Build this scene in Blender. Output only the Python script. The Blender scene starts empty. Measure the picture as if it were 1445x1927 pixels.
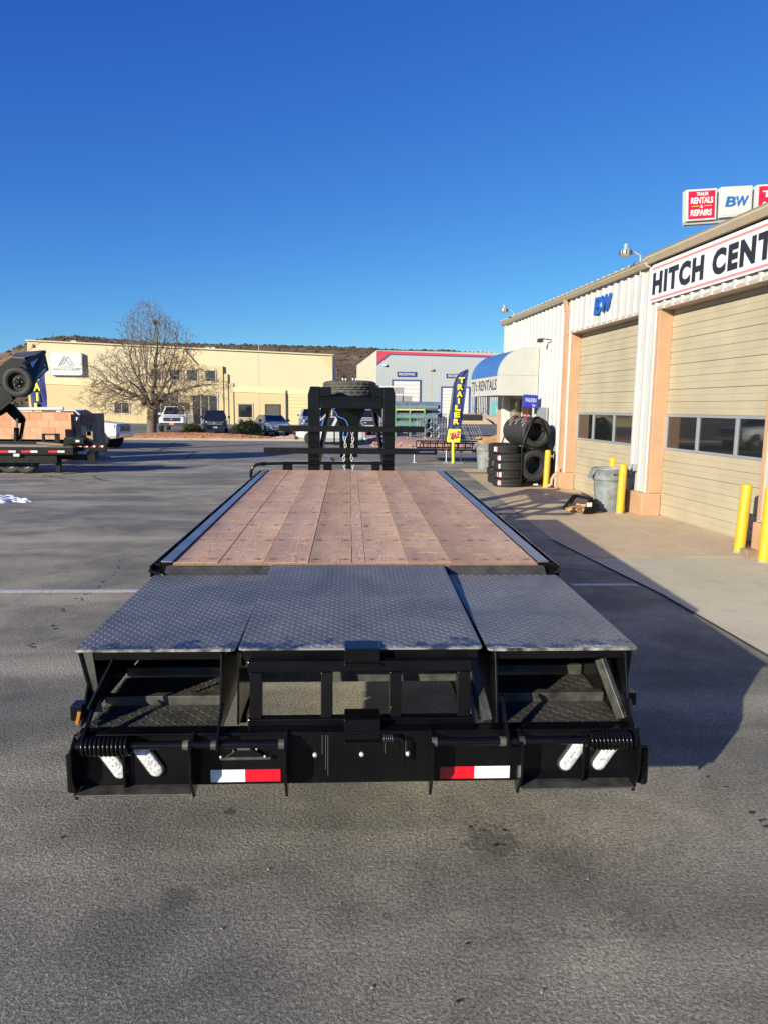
import bpy, bmesh, math, random
from mathutils import Vector, Matrix
random.seed(7)
rad = math.radians
PI = math.pi
S = bpy.context.scene
COL = S.collection

# ------------------------------------------------------------------ camera
FPX, CX, CY, HC = 1336., 722.5, 963.5, 2.0
PITCH = math.atan(196.5/FPX); ROLL = rad(0.6); YAW = math.atan(66/FPX)
_f = Vector((math.sin(YAW)*math.cos(PITCH), math.cos(YAW)*math.cos(PITCH), -math.sin(PITCH)))
_r = _f.cross(Vector((0, 0, 1))).normalized(); _u = _r.cross(_f)
R2 = _r*math.cos(ROLL)+_u*math.sin(ROLL); U2 = -_r*math.sin(ROLL)+_u*math.cos(ROLL)
cam = bpy.data.cameras.new('camera'); co = bpy.data.objects.new('camera', cam); COL.objects.link(co)
co.matrix_world = Matrix(((R2.x, U2.x, -_f.x, 0), (R2.y, U2.y, -_f.y, 0), (R2.z, U2.z, -_f.z, HC), (0, 0, 0, 1)))
cam.sensor_fit = 'VERTICAL'; cam.sensor_height = 24; cam.lens = 24*FPX/1927.
cam.clip_start = 0.05; cam.clip_end = 5000
S.camera = co
# ------------------------------------------------------------------ sky, sun, exposure
SUN = Vector((2.2, 2.38, -1.0)).normalized()       # direction the light travels
w = bpy.data.worlds.new('World'); S.world = w; w.use_nodes = True
nt = w.node_tree; bg = nt.nodes['Background']
sky = nt.nodes.new('ShaderNodeTexSky'); sky.sky_type = 'NISHITA'; sky.sun_disc = False
sky.sun_elevation = math.asin(-SUN.z); sky.sun_rotation = math.atan2(-SUN.x, -SUN.y)
sky.altitude = 1500; sky.air_density = 1.0; sky.dust_density = 0.2; sky.ozone_density = 4.0
# deepen the clear winter sky: per-channel response of the sky colour
_sx = nt.nodes.new('ShaderNodeSeparateColor'); _cx = nt.nodes.new('ShaderNodeCombineColor'); nt.links.new(sky.outputs[0], _sx.inputs[0])
for _i, (_m, _g) in enumerate(((.62, 1.36), (.765, 1.14), (.87, .59))):
    _a = nt.nodes.new('ShaderNodeMath'); _a.operation = 'MULTIPLY'; _a.inputs[1].default_value = .15; nt.links.new(_sx.outputs[_i], _a.inputs[0])
    _p = nt.nodes.new('ShaderNodeMath'); _p.operation = 'POWER'; _p.inputs[1].default_value = _g; nt.links.new(_a.outputs[0], _p.inputs[0])
    _q = nt.nodes.new('ShaderNodeMath'); _q.operation = 'MULTIPLY'; _q.inputs[1].default_value = _m/(.11*1.56); nt.links.new(_p.outputs[0], _q.inputs[0]); nt.links.new(_q.outputs[0], _cx.inputs[_i])
nt.links.new(_cx.outputs[0], bg.inputs[0]); bg.inputs[1].default_value = 0.11
sl = bpy.data.lights.new('sun', 'SUN'); sl.energy = 5.0; sl.angle = rad(0.5); sl.color = (1, .93, .73)
so = bpy.data.objects.new('sun', sl); COL.objects.link(so); so.rotation_euler = SUN.to_track_quat('-Z', 'Y').to_euler()
S.view_settings.view_transform = 'Standard'; S.view_settings.look = 'None'
S.view_settings.gamma = 1; S.view_settings.use_curve_mapping = False
S.view_settings.exposure = 0.64
S.render.engine = 'CYCLES'

# ------------------------------------------------------------------ photo point -> place on a given plane
def ray(x, y): return R2*((x-CX)/FPX) - U2*((y-CY)/FPX) + _f
def at(x, y, Y):
    d = ray(x, y); t = Y/d.y; return Vector((0, 0, HC))+d*t
def gr(x, y, z=0.):
    d = ray(x, y); t = (z-HC)/d.z; return Vector((0, 0, HC))+d*t
BA = rad(3.856); B0 = Vector((5.93, 13.353, 0))
BM = Matrix.Translation(B0) @ Matrix.Rotation(BA, 4, 'Z'); BMI = BM.inverted()
def bw(x, y, X):            # point on the plane local-X of the shop building, in its own frame
    o = BMI @ Vector((0, 0, HC)); d = BMI.to_3x3() @ ray(x, y); return o+d*((X-o.x)/d.x)

# ------------------------------------------------------------------ materials
MATS = {}
def mat(name, col, rough=.6, metal=0., var=0., vscale=3., bump=0., bscale=60., spec=.5, coat=0., col2=None, grad=None, det=6, emit=None):
    if name in MATS: return MATS[name]
    m = bpy.data.materials.new(name); m.use_nodes = True; n = m.node_tree; b = n.nodes['Principled BSDF']
    b.inputs['Base Color'].default_value = (*col, 1); b.inputs['Roughness'].default_value = rough
    b.inputs['Metallic'].default_value = metal; b.inputs['Specular IOR Level'].default_value = spec
    b.inputs['Coat Weight'].default_value = coat; b.inputs['Coat Roughness'].default_value = .06
    tc = n.nodes.new('ShaderNodeTexCoord')
    if var or col2:
        nz = n.nodes.new('ShaderNodeTexNoise'); nz.inputs['Scale'].default_value = vscale; nz.inputs['Detail'].default_value = det
        n.links.new(tc.outputs['Object'], nz.inputs['Vector'])
        cr = n.nodes.new('ShaderNodeValToRGB'); e = cr.color_ramp.elements
        e[0].position = .3; e[1].position = .7
        c2 = col2 or [min(1, c*(1+var)) for c in col]; c1 = col if col2 else [c*(1-var) for c in col]
        e[0].color = (*c1, 1); e[1].color = (*c2, 1)
        n.links.new(nz.outputs['Fac'], cr.inputs[0]); n.links.new(cr.outputs[0], b.inputs['Base Color'])
        mr = n.nodes.new('ShaderNodeMapRange'); mr.inputs['To Min'].default_value = max(0, rough-.08); mr.inputs['To Max'].default_value = min(1, rough+.1)
        n.links.new(nz.outputs['Fac'], mr.inputs[0]); n.links.new(mr.outputs[0], b.inputs['Roughness'])
    if bump:
        nb = n.nodes.new('ShaderNodeTexNoise'); nb.inputs['Scale'].default_value = bscale; nb.inputs['Detail'].default_value = 4
        n.links.new(tc.outputs['Object'], nb.inputs['Vector'])
        bp = n.nodes.new('ShaderNodeBump'); bp.inputs['Strength'].default_value = 1; bp.inputs['Distance'].default_value = bump
        n.links.new(nb.outputs['Fac'], bp.inputs['Height']); n.links.new(bp.outputs[0], b.inputs['Normal'])
    if emit: b.inputs['Emission Color'].default_value = (*emit[:3], 1); b.inputs['Emission Strength'].default_value = emit[3]
    MATS[name] = m; return m

class NT:                       # tiny helper to write node trees briefly
    def __init__(s, name):
        s.m = bpy.data.materials.new(name); s.m.use_nodes = True; s.n = s.m.node_tree; s.b = s.n.nodes['Principled BSDF']
        s.tc = s.n.nodes.new('ShaderNodeTexCoord').outputs['Object']; MATS[name] = s.m
    def _set(s, i, v):
        if isinstance(v, bpy.types.NodeSocket): s.n.links.new(v, i)
        elif isinstance(v, (tuple, list)): i.default_value = (*v, 1) if len(v) == 3 and i.type == 'RGBA' else v
        else: i.default_value = v
    def noise(s, scale, det=5, vec=None, stretch=None, rough=.5, dist=0.):
        v = vec or s.tc
        if stretch:
            mp = s.n.nodes.new('ShaderNodeMapping'); mp.inputs['Scale'].default_value = stretch; s.n.links.new(v, mp.inputs[0]); v = mp.outputs[0]
        x = s.n.nodes.new('ShaderNodeTexNoise'); x.inputs['Scale'].default_value = scale; x.inputs['Detail'].default_value = det
        x.inputs['Roughness'].default_value = rough; x.inputs['Distortion'].default_value = dist
        s.n.links.new(v, x.inputs['Vector']); return x.outputs['Fac']
    def voro(s, scale, feature='F1', vec=None):
        x = s.n.nodes.new('ShaderNodeTexVoronoi'); x.feature = feature; x.inputs['Scale'].default_value = scale
        s.n.links.new(vec or s.tc, x.inputs['Vector']); return x
    def ramp(s, fac, stops):
        x = s.n.nodes.new('ShaderNodeValToRGB'); e = x.color_ramp.elements
        while len(e) < len(stops): e.new(.5)
        for k, (p, c) in enumerate(stops): e[k].position = p; e[k].color = (*c, 1) if isinstance(c, (tuple, list)) else (c, c, c, 1)
        s.n.links.new(fac, x.inputs[0]); return x.outputs[0]
    def mix(s, f, a, b, mode='MIX'):
        x = s.n.nodes.new('ShaderNodeMix'); x.data_type = 'RGBA'; x.blend_type = mode
        s._set(x.inputs[0], f); s._set(x.inputs[6], a); s._set(x.inputs[7], b); return x.outputs[2]
    def math(s, op, a, b=0.):
        x = s.n.nodes.new('ShaderNodeMath'); x.operation = op; s._set(x.inputs[0], a); s._set(x.inputs[1], b); return x.outputs[0]
    def bump(s, h, dist, strength=1., normal=None):
        x = s.n.nodes.new('ShaderNodeBump'); x.inputs['Strength'].default_value = strength; x.inputs['Distance'].default_value = dist
        s.n.links.new(h, x.inputs['Height'])
        if normal: s.n.links.new(normal, x.inputs['Normal'])
        return x.outputs[0]
    def set(s, name, v): s._set(s.b.inputs[name], v)

def asphalt(name, base, warm, big=.25, relief=.006, cell=95., stains=()):
    a = NT(name)
    n1 = a.noise(.35, 6, rough=.6); n2 = a.noise(1.6, 7, rough=.65, dist=.6); n3 = a.noise(260, 2); n4 = a.noise(.9, 5, stretch=(.25, 1.4, 1))
    c = a.mix(a.ramp(n1, [(.42, 0.), (.57, 1.)]), base, warm)
    c = a.mix(a.math('MULTIPLY', a.ramp(n2, [(.35, 1.), (.6, 0.)]), big*1.3), c, tuple(x*.45 for x in base))
    c = a.mix(a.math('MULTIPLY', a.ramp(n4, [(.5, 0.), (.72, 1.)]), .5), c, tuple(min(1, x*1.7) for x in warm))
    st = a.ramp(a.noise(1.15, 4, rough=.7, dist=.3), [(.70, 0.), (.735, 1.)])      # oil stains
    c = a.mix(a.math('MULTIPLY', st, .7), c, tuple(x*.3 for x in base))
    sp = a.ramp(n3, [(.35, .72), (.66, 1.3)]); c = a.mix(1., c, sp, 'MULTIPLY')
    if stains:
        sx = a.n.nodes.new('ShaderNodeSeparateXYZ'); a.n.links.new(a.tc, sx.inputs[0]); sn = a.noise(28, 5, rough=.75)
        for (px, py, pr, ps) in stains:
            dx = a.math('SUBTRACT', sx.outputs[0], px); dy = a.math('SUBTRACT', sx.outputs[1], py)
            dd = a.math('SQRT', a.math('ADD', a.math('MULTIPLY', dx, dx), a.math('MULTIPLY', dy, dy)))
            dn = a.math('ADD', a.math('DIVIDE', dd, pr), a.math('MULTIPLY', a.math('SUBTRACT', sn, .5), 2.6))
            c = a.mix(a.math('MULTIPLY', a.ramp(dn, [(.55, 1.), (.95, 0.)]), ps), c, tuple(x*.22 for x in base))
    vc = a.voro(cell); v = vc.outputs['Distance']
    vr = a.ramp(a.n.nodes.new('ShaderNodeSeparateColor').outputs[0] if False else vc.outputs['Color'], [(.0, .62), (1., 1.42)])
    c = a.mix(.75, c, vr, 'MULTIPLY')
    a.set('Base Color', c); a.set('Roughness', .88); a.set('Specular IOR Level', .25)
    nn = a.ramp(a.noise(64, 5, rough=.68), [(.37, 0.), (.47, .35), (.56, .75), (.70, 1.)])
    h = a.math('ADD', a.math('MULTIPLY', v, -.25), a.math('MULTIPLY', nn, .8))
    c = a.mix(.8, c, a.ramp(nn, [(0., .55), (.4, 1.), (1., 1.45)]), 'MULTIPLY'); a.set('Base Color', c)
    a.set('Normal', a.bump(h, relief)); return a.m
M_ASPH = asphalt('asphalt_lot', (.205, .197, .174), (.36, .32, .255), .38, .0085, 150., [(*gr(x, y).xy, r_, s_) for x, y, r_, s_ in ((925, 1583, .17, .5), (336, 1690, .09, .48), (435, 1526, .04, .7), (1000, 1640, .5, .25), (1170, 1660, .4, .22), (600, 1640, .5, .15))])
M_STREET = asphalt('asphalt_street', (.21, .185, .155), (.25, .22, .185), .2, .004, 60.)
M_FARASPH = asphalt('asphalt_far', (.15, .145, .14), (.18, .17, .16), .2, .003, 40.)
def concrete(name, a1, a2, relief=.0015):
    a = NT(name); n1 = a.noise(.45, 6, rough=.6, dist=.5); n2 = a.noise(3.2, 6, rough=.7); n3 = a.noise(180, 3)
    c = a.mix(a.ramp(n1, [(.35, 0.), (.65, 1.)]), a1, a2)
    c = a.mix(a.math('MULTIPLY', a.ramp(n2, [(.5, 0.), (.75, 1.)]), .45), c, tuple(x*.6 for x in a1))
    c = a.mix(.6, c, a.ramp(n3, [(.3, .8), (.7, 1.2)]), 'MULTIPLY')
    st = a.ramp(a.noise(2.1, 3, rough=.6, dist=.4), [(.7, 0.), (.74, 1.)]); c = a.mix(a.math('MULTIPLY', st, .4), c, tuple(x*.4 for x in a1))
    a.set('Base Color', c); a.set('Roughness', .9); a.set('Specular IOR Level', .2); a.set('Normal', a.bump(n3, relief)); return a.m
M_CONC = concrete('concrete_tan', (.50, .38, .25), (.60, .47, .32))
M_CONC2 = concrete('concrete_grey', (.47, .42, .315), (.55, .49, .37))
M_CURB = concrete('curb_concrete', (.30, .27, .23), (.38, .34, .29))
M_BLACK = mat('black_gloss_paint', (.004, .004, .005), .2, spec=.3, var=.35, vscale=5, bump=.0006, bscale=9)
M_BLACKM = mat('black_satin_paint', (.005, .005, .0055), .35, spec=.25, var=.3, vscale=8, bump=.0008, bscale=30)
def tread_mat():
    a = NT('tread_plate_paint'); n = a.noise(2.2, 6, rough=.7, dist=.5); n2 = a.noise(14, 5, rough=.7)
    dust = a.ramp(n, [(.35, .0), (.75, .6)])
    c = a.mix(dust, (.075, .074, .07), (.225, .215, .19)); c = a.mix(a.math('MULTIPLY', a.ramp(n2, [(.55, 0.), (.8, 1.)]), .35), c, (.16, .155, .15))
    a.set('Base Color', c); r = a.ramp(n2, [(.3, .36), (.7, .52)])
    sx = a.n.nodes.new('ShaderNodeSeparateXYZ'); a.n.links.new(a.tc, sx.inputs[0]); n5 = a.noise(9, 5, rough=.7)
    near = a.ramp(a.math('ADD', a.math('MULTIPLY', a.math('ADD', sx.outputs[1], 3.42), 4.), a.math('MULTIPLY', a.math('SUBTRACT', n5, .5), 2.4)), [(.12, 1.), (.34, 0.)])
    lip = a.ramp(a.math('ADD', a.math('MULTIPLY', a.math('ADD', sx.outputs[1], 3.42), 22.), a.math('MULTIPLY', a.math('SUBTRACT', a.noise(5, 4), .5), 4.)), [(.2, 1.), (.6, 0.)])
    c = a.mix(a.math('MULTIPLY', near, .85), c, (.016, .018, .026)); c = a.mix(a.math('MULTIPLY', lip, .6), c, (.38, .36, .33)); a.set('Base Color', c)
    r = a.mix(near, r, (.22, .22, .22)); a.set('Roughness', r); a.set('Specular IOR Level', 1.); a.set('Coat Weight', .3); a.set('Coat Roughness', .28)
    a.set('Normal', a.bump(a.noise(45, 3), .0006)); return a.m
M_TREAD = tread_mat()
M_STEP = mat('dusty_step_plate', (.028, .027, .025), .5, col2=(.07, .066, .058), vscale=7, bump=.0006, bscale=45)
M_RAIL = mat('worn_deck_edge_steel', (.20, .21, .24), .3, .5, var=.25, vscale=6, spec=.8)
M_SHELF = mat('dusty_sunlit_black_steel', (.05, .047, .042), .4, var=.6, vscale=14, spec=.8)  # dusty black steel; paler base colour also carries the sunlit strip on the shelves
M_RUST = mat('rusty_orange_edge', (.45, .22, .07), .6, var=.3, vscale=30)
M_CHROME = mat('chrome', (.75, .75, .76), .12, 1.)
M_ZINC = mat('zinc', (.62, .61, .58), .4, .5, var=.15, vscale=20)
M_RUBBER = mat('tyre_rubber', (.020, .020, .021), .62, var=.3, vscale=20, spec=.35, bump=.001, bscale=40)
M_RUBBERD = mat('dusty_spare_rubber', (.075, .073, .068), .75, var=.35, vscale=15, spec=.3, bump=.002, bscale=50)
M_RED = mat('reflector_red', (.62, .006, .02), .3, spec=.6, coat=.4)
M_WHITE = mat('white_paint', (.55, .55, .53), .45)
M_REFW = mat('reflector_white', (.74, .76, .78), .3, var=.1, vscale=70, coat=.3)
M_YEL = mat('yellow_bollard', (.64, .41, .015), .45, col2=(.50, .33, .03), vscale=9, bump=.002, bscale=12)
M_WALLM = mat('white_ribbed_metal', (.46, .455, .43), .42, var=.05, vscale=1.5, bump=.001, bscale=3)
M_PEACH = mat('peach_paint', (.46, .275, .17), .6, var=.08, vscale=3, bump=.001, bscale=20)
M_DOOR = mat('tan_door_paint', (.40, .345, .245), .5, var=.10, vscale=1.3, bump=.004, bscale=2)
M_GUT = mat('tan_gutter', (.42, .35, .26), .5, var=.06, vscale=3)
M_TRIM = mat('taupe_trim', (.42, .34, .28), .5, var=.06)
M_GALV = mat('galvanised_frame', (.42, .44, .47), .4, .5)
M_GLASS = mat('dark_glass', (.012, .013, .014), .03, spec=1.0)
M_CAN = mat('grey_plastic', (.20, .22, .23), .5, var=.25, vscale=8, bump=.001, bscale=20)
M_BLUEAWN = mat('blue_awning_vinyl', (.045, .14, .38), .55, var=.08, vscale=3, bump=.004, bscale=3)
M_WAWN = mat('white_awning_vinyl', (.46, .455, .43), .6, var=.05, vscale=2, bump=.01, bscale=2)
M_INK = mat('black_lettering', (.02, .02, .025), .5)
M_LBLUE = mat('blue_lettering', (.015, .10, .42), .45)
M_SBLUE = mat('sign_blue', (.02, .03, .40), .4, var=.1, vscale=5)
M_SRED = mat('sign_red', (.62, .012, .05), .4, var=.08, vscale=3)
M_STRIPE = mat('sign_stripe', (.72, .22, .22), .5)
M_NAVY = mat('navy_cloth', (.025, .035, .17), .8, var=.25, vscale=6)
M_FYEL = mat('flag_yellow', (.75, .70, .03), .7)
M_CREAM = mat('cream_stucco', (.55, .475, .32), .9, var=.03, vscale=.4, bump=.006, bscale=6)
M_CREAMD = mat('tan_stucco', (.52, .42, .24), .9, var=.04, vscale=.4, bump=.006, bscale=6)
M_GREYW = mat('grey_tilt_wall', (.34, .37, .385), .85, var=.03, vscale=.3)
M_SIDEW = mat('ribbed_side_wall', (.46, .42, .36), .85, var=.08, vscale=1)
M_MULCH = mat('bark_mulch', (.42, .15, .06), .95, col2=(.62, .27, .13), vscale=6, bump=.06, bscale=9)
M_GRAVEL = mat('pink_gravel', (.40, .22, .17), .95, col2=(.55, .33, .26), vscale=8, bump=.04, bscale=12)
M_BARK = mat('bare_tree_bark', (.13, .10, .075), .9, var=.3, vscale=8)
M_TWIG = mat('bare_twigs', (.20, .145, .10), .9, var=.25, vscale=3)
M_ROCK = mat('sandstone', (.42, .24, .18), .9, var=.2, vscale=3, bump=.03, bscale=4)
M_BUSH = mat('juniper_green', (.045, .065, .022), .8, col2=(.09, .115, .04), vscale=5)
M_BRICK = [mat('block_clay_%s' % n, c, .9, var=.1, vscale=6, bump=.004, bscale=30) for n, c in (('a', (.58, .30, .18)), ('b', (.52, .26, .155)), ('c', (.62, .335, .21)))]
M_MORT = mat('mortar', (.50, .29, .19), .95)
M_WOODG = mat('weathered_wood', (.27, .185, .13), .85, var=.3, vscale=5, bump=.002, bscale=20)
M_DARK = mat('dark_opening', (.012, .012, .012), .8)
M_SILV = mat('silver_car_paint', (.44, .45, .46), .35, .1, coat=.5)
M_WCAR = mat('white_car_paint', (.72, .73, .74), .3, coat=.6)
M_NCAR = mat('dark_navy_car_paint', (.015, .022, .045), .22, .3, coat=.8)
M_LAMP = mat('headlamp_glass', (.55, .56, .58), .12, .3)
M_TEAL = mat('teal_container', (.10, .38, .42), .6, var=.1)
M_GREEN = mat('green_rack_paint', (.10, .25, .13), .6, var=.2)
M_PIPE = mat('galvanised_pipe', (.22, .28, .33), .4, .5, var=.2, vscale=3)
M_SNOW = mat('old_snow', (.85, .87, .9), .7, bump=.02, bscale=25)
M_CARD = mat('cardboard', (.42, .25, .13), .85, var=.15, vscale=9)
M_PAINTL = mat('worn_line_paint', (.62, .62, .60), .8, col2=(.34, .335, .32), vscale=26)
M_BLUEC = mat('blue_cable', (.05, .22, .65), .4)
M_ORANGE = mat('orange_marker', (.32, .13, .03), .4)
M_CRACK = mat('crack_sealer', (.03, .029, .028), .8)

def plank_mat():
    a = NT('stained_deck_wood')
    oi = a.n.nodes.new('ShaderNodeObjectInfo')
    cb = a.n.nodes.new('ShaderNodeCombineXYZ'); a._set(cb.inputs[0], a.math('MULTIPLY', oi.outputs['Random'], 37.)); a._set(cb.inputs[1], a.math('MULTIPLY', oi.outputs['Random'], 91.))
    va = a.n.nodes.new('ShaderNodeVectorMath'); va.operation = 'ADD'; a.n.links.new(a.tc, va.inputs[0]); a.n.links.new(cb.outputs[0], va.inputs[1]); v = va.outputs[0]
    sx = a.n.nodes.new('ShaderNodeSeparateXYZ'); a.n.links.new(a.tc, sx.inputs[0]); X, Y = sx.outputs[0], sx.outputs[1]
    off = a.math('MULTIPLY', a.math('SUBTRACT', a.math('FRACT', a.math('MULTIPLY', oi.outputs['Random'], 7.3)), .5), .12)
    xc = a.math('ADD', X, off); x2 = a.math('MULTIPLY', a.math('MULTIPLY', xc, xc), 62.)
    g = a.math('ADD', x2, a.math('MULTIPLY', a.noise(1., 3, vec=v, stretch=(5., 2.1, 1), rough=.45, dist=.4), 1.25))
    rings = a.math('FRACT', a.math('MULTIPLY', g, 11.))
    rg = a.ramp(rings, [(.0, .0), (.6, .2), (.88, 1.), (1., .0)])
    fine = a.noise(1., 5, vec=v, stretch=(90, 2.5, 1), rough=.6)
    blot = a.noise(1., 5, vec=v, stretch=(3, 1.1, 1), rough=.65)
    c = a.mix(a.ramp(blot, [(.3, 0.), (.7, 1.)]), (.50, .295, .195), (.70, .50, .36))
    c = a.mix(a.math('MULTIPLY', rg, .50), c, (.25, .125, .085))
    c = a.mix(a.math('MULTIPLY', a.ramp(fine, [(.45, 0.), (.7, 1.)]), .35), c, (.78, .57, .46))
    yl = a.noise(1., 4, vec=v, stretch=(4.5, 16, 1), rough=.6, dist=.8)
    c = a.mix(a.math('MULTIPLY', a.ramp(yl, [(.57, 0.), (.64, 1.)]), .8), c, (.85, .56, .26))
    kn = a.voro(1., vec=None); mp = a.n.nodes.new('ShaderNodeMapping'); mp.inputs['Scale'].default_value = (3.5, 1.5, 1); a.n.links.new(v, mp.inputs[0]); a.n.links.new(mp.outputs[0], kn.inputs['Vector'])
    c = a.mix(a.math('MULTIPLY', a.ramp(kn.outputs['Distance'], [(.03, 1.), (.07, 0.)]), .75), c, (.10, .045, .03))
    # dark iron stains in rows where the screws sit over the crossmembers
    fr = a.math('FRACT', a.math('DIVIDE', a.math('ADD', Y, .205), .61)); row = a.math('MULTIPLY', a.math('ABSOLUTE', a.math('SUBTRACT', fr, .5)), .61)
    ax_ = a.math('ABSOLUTE', a.math('SUBTRACT', a.math('ABSOLUTE', X), .094))
    rd = a.math('ADD', a.math('ADD', a.math('MULTIPLY', row, 1.2), a.math('MULTIPLY', ax_, .55)), a.math('MULTIPLY', a.math('SUBTRACT', a.noise(30, 4, vec=v), .5), .05))
    c = a.mix(a.math('MULTIPLY', a.ramp(rd, [(.010, 1.), (.032, 0.)]), .75), c, (.07, .06, .07))
    rnd = a.ramp(oi.outputs['Random'], [(0, (.84, .78, .74)), (.5, (1., .96, .92)), (1, (1.1, 1.07, 1.02))]); c = a.mix(1., c, rnd, 'MULTIPLY')
    a.set('Base Color', c); a.set('Roughness', a.ramp(blot, [(.3, .5), (.7, .75)])); a.set('Specular IOR Level', .2)
    a.set('Normal', a.bump(a.math('ADD', rg, fine), .0012)); return a.m
M_PLANK = plank_mat()
def hill_mat():
    a = NT('scrub_hillside'); n = a.noise(.02, 6, rough=.65); n2 = a.noise(.11, 6, rough=.75); n3 = a.noise(.35, 5, rough=.7)
    c = a.mix(a.ramp(n, [(.4, 0.), (.6, 1.)]), (.20, .13, .09), (.29, .21, .15))
    c = a.mix(a.math('MULTIPLY', a.ramp(n2, [(.42, 0.), (.58, 1.)]), .75), c, (.12, .085, .055)); c = a.mix(a.math('MULTIPLY', a.ramp(n3, [(.55, 0.), (.65, 1.)]), .6), c, (.065, .06, .035))
    a.set('Base Color', c); a.set('Roughness', 1.); a.set('Specular IOR Level', 0.); return a.m
M_HILL = hill_mat()

# ------------------------------------------------------------------ mesh building
PM = {}                                            # world matrices of empties
def W4(o): return PM.get(o.name, Matrix()) if o else Matrix()
def tag(o, label=None, cat=None, group=None, kind=None):
    if label: o['label'] = label
    if cat: o['category'] = cat
    if group: o['group'] = group
    if kind: o['kind'] = kind
    return o
def empty(name, loc, rz=0., label=None, cat=None, group=None, kind=None):
    o = bpy.data.objects.new(name, None); COL.objects.link(o); o.location = loc; o.rotation_euler = (0, 0, rz); o.empty_display_size = .2
    PM[o.name] = Matrix.Translation(Vector(loc)) @ Matrix.Rotation(rz, 4, 'Z'); return tag(o, label, cat, group, kind)
class MB:
    def __init__(s): s.v = []; s.f = []; s.sm = []
    def add(s, vs, fs, smooth=False):
        b = len(s.v); s.v += [Vector(p) for p in vs]; s.f += [[i+b for i in f] for f in fs]; s.sm += [smooth]*len(fs); return s
    def box(s, x0, x1, y0, y1, z0, z1, M=None):
        p = [Vector((x, y, z)) for z in (z0, z1) for y in (y0, y1) for x in (x0, x1)]
        if M is not None: p = [M @ q for q in p]
        return s.add(p, [(0, 2, 3, 1), (4, 5, 7, 6), (0, 1, 5, 4), (2, 6, 7, 3), (0, 4, 6, 2), (1, 3, 7, 5)])
    def prism(s, poly, d, M=None):
        """polygon (3-D points) pushed along vector d"""
        n = len(poly); d = Vector(d); p = [Vector(q) for q in poly]; p = p+[q+d for q in p]
        if M is not None: p = [M @ q for q in p]
        return s.add(p, [list(range(n))[::-1], list(range(n, 2*n))]+[(i, (i+1) % n, n+(i+1) % n, n+i) for i in range(n)])
    def bar(s, a, b, w, h=None, up=(0, 0, 1)):
        a = Vector(a); b = Vector(b); h = h or w; d = (b-a).normalized(); u = Vector(up)
        if abs(d.dot(u)) > .98: u = Vector((0, 1, 0))
        r = d.cross(u).normalized(); u = r.cross(d)
        p = [q+r*i*w/2+u*j*h/2 for q in (a, b) for i, j in ((-1, -1), (1, -1), (1, 1), (-1, 1))]
        return s.add(p, [(0, 3, 2, 1), (4, 5, 6, 7), (0, 1, 5, 4), (1, 2, 6, 5), (2, 3, 7, 6), (3, 0, 4, 7)])
    def tube(s, pts, r, n=8, caps=True, smooth=True):
        pts = [Vector(p) for p in pts]; rs = r if isinstance(r, (list, tuple)) else [r]*len(pts); vs = []; fs = []
        t0 = (pts[1]-pts[0]).normalized(); u = Vector((0, 0, 1)) if abs(t0.z) < .9 else Vector((1, 0, 0)); u = (u-t0*u.dot(t0)).normalized()
        for i, p in enumerate(pts):
            t = (pts[min(i+1, len(pts)-1)]-pts[max(i-1, 0)]).normalized(); u = (u-t*u.dot(t)).normalized(); w_ = t.cross(u)
            vs += [p+(u*math.cos(2*PI*k/n)+w_*math.sin(2*PI*k/n))*rs[i] for k in range(n)]
        for i in range(len(pts)-1):
            fs += [(i*n+k, i*n+(k+1) % n, (i+1)*n+(k+1) % n, (i+1)*n+k) for k in range(n)]
        s.add(vs, fs, smooth)
        if caps: m = (len(pts)-1)*n; s.add(vs[:n], [list(range(n))[::-1]]); s.add(vs[m:], [list(range(n))])
        return s
    def lathe(s, prof, M, n=24, smooth=True, mod=None):
        """prof: (radius, height) pairs about local Z of M"""
        vs = []; L = len(prof)
        for i, (r, z) in enumerate(prof):
            for k in range(n):
                rr = r+(mod(i, k) if mod else 0); vs.append(M @ Vector((rr*math.cos(2*PI*k/n), rr*math.sin(2*PI*k/n), z)))
        fs = [(i*n+k, i*n+(k+1) % n, (i+1)*n+(k+1) % n, (i+1)*n+k) for i in range(L-1) for k in range(n)]
        return s.add(vs, fs, smooth)
    def disc(s, r, M, n=24): return s.add([M @ Vector((r*math.cos(2*PI*k/n), r*math.sin(2*PI*k/n), 0)) for k in range(n)], [list(range(n))])
    def build(s, name, m, parent=None, bevel=0., world=True, recalc=True, link=True):
        """vertices are given in world space (world=True) or already in the parent's frame"""
        me = bpy.data.meshes.new(name); vs = s.v
        if parent is not None and world: I = W4(parent).inverted(); vs = [I @ p for p in vs]
        me.from_pydata([tuple(p) for p in vs], [], s.f); me.polygons.foreach_set('use_smooth', s.sm)
        if recalc:
            bm = bmesh.new(); bm.from_mesh(me); bmesh.ops.recalc_face_normals(bm, faces=bm.faces); bm.to_mesh(me); bm.free()
        me.materials.append(m); o = bpy.data.objects.new(name, me); COL.objects.link(o)
        if parent is not None: o.parent = parent; PM[o.name] = W4(parent)
        if bevel: b = o.modifiers.new('bevel', 'BEVEL'); b.width = bevel; b.segments = 2; b.limit_method = 'ANGLE'; b.angle_limit = rad(50)
        return o
def inst(o, parent, dloc=(0, 0, 0)):
    c = o.copy(); COL.objects.link(c); c.parent = parent; c.location = Vector(o.location)+Vector(dloc); PM[c.name] = W4(parent); return c
def copy_tree(o, parent=None):
    c = o.copy(); COL.objects.link(c)
    if parent is not None: c.parent = parent
    for ch in [q for q in COL.objects if q.parent == o]: copy_tree(ch, c)
    return c
def frame_to(axis, org):                             # matrix with local Z along axis
    return Matrix.Translation(Vector(org)) @ Vector(axis).to_track_quat('Z', 'Y').to_matrix().to_4x4()
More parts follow.
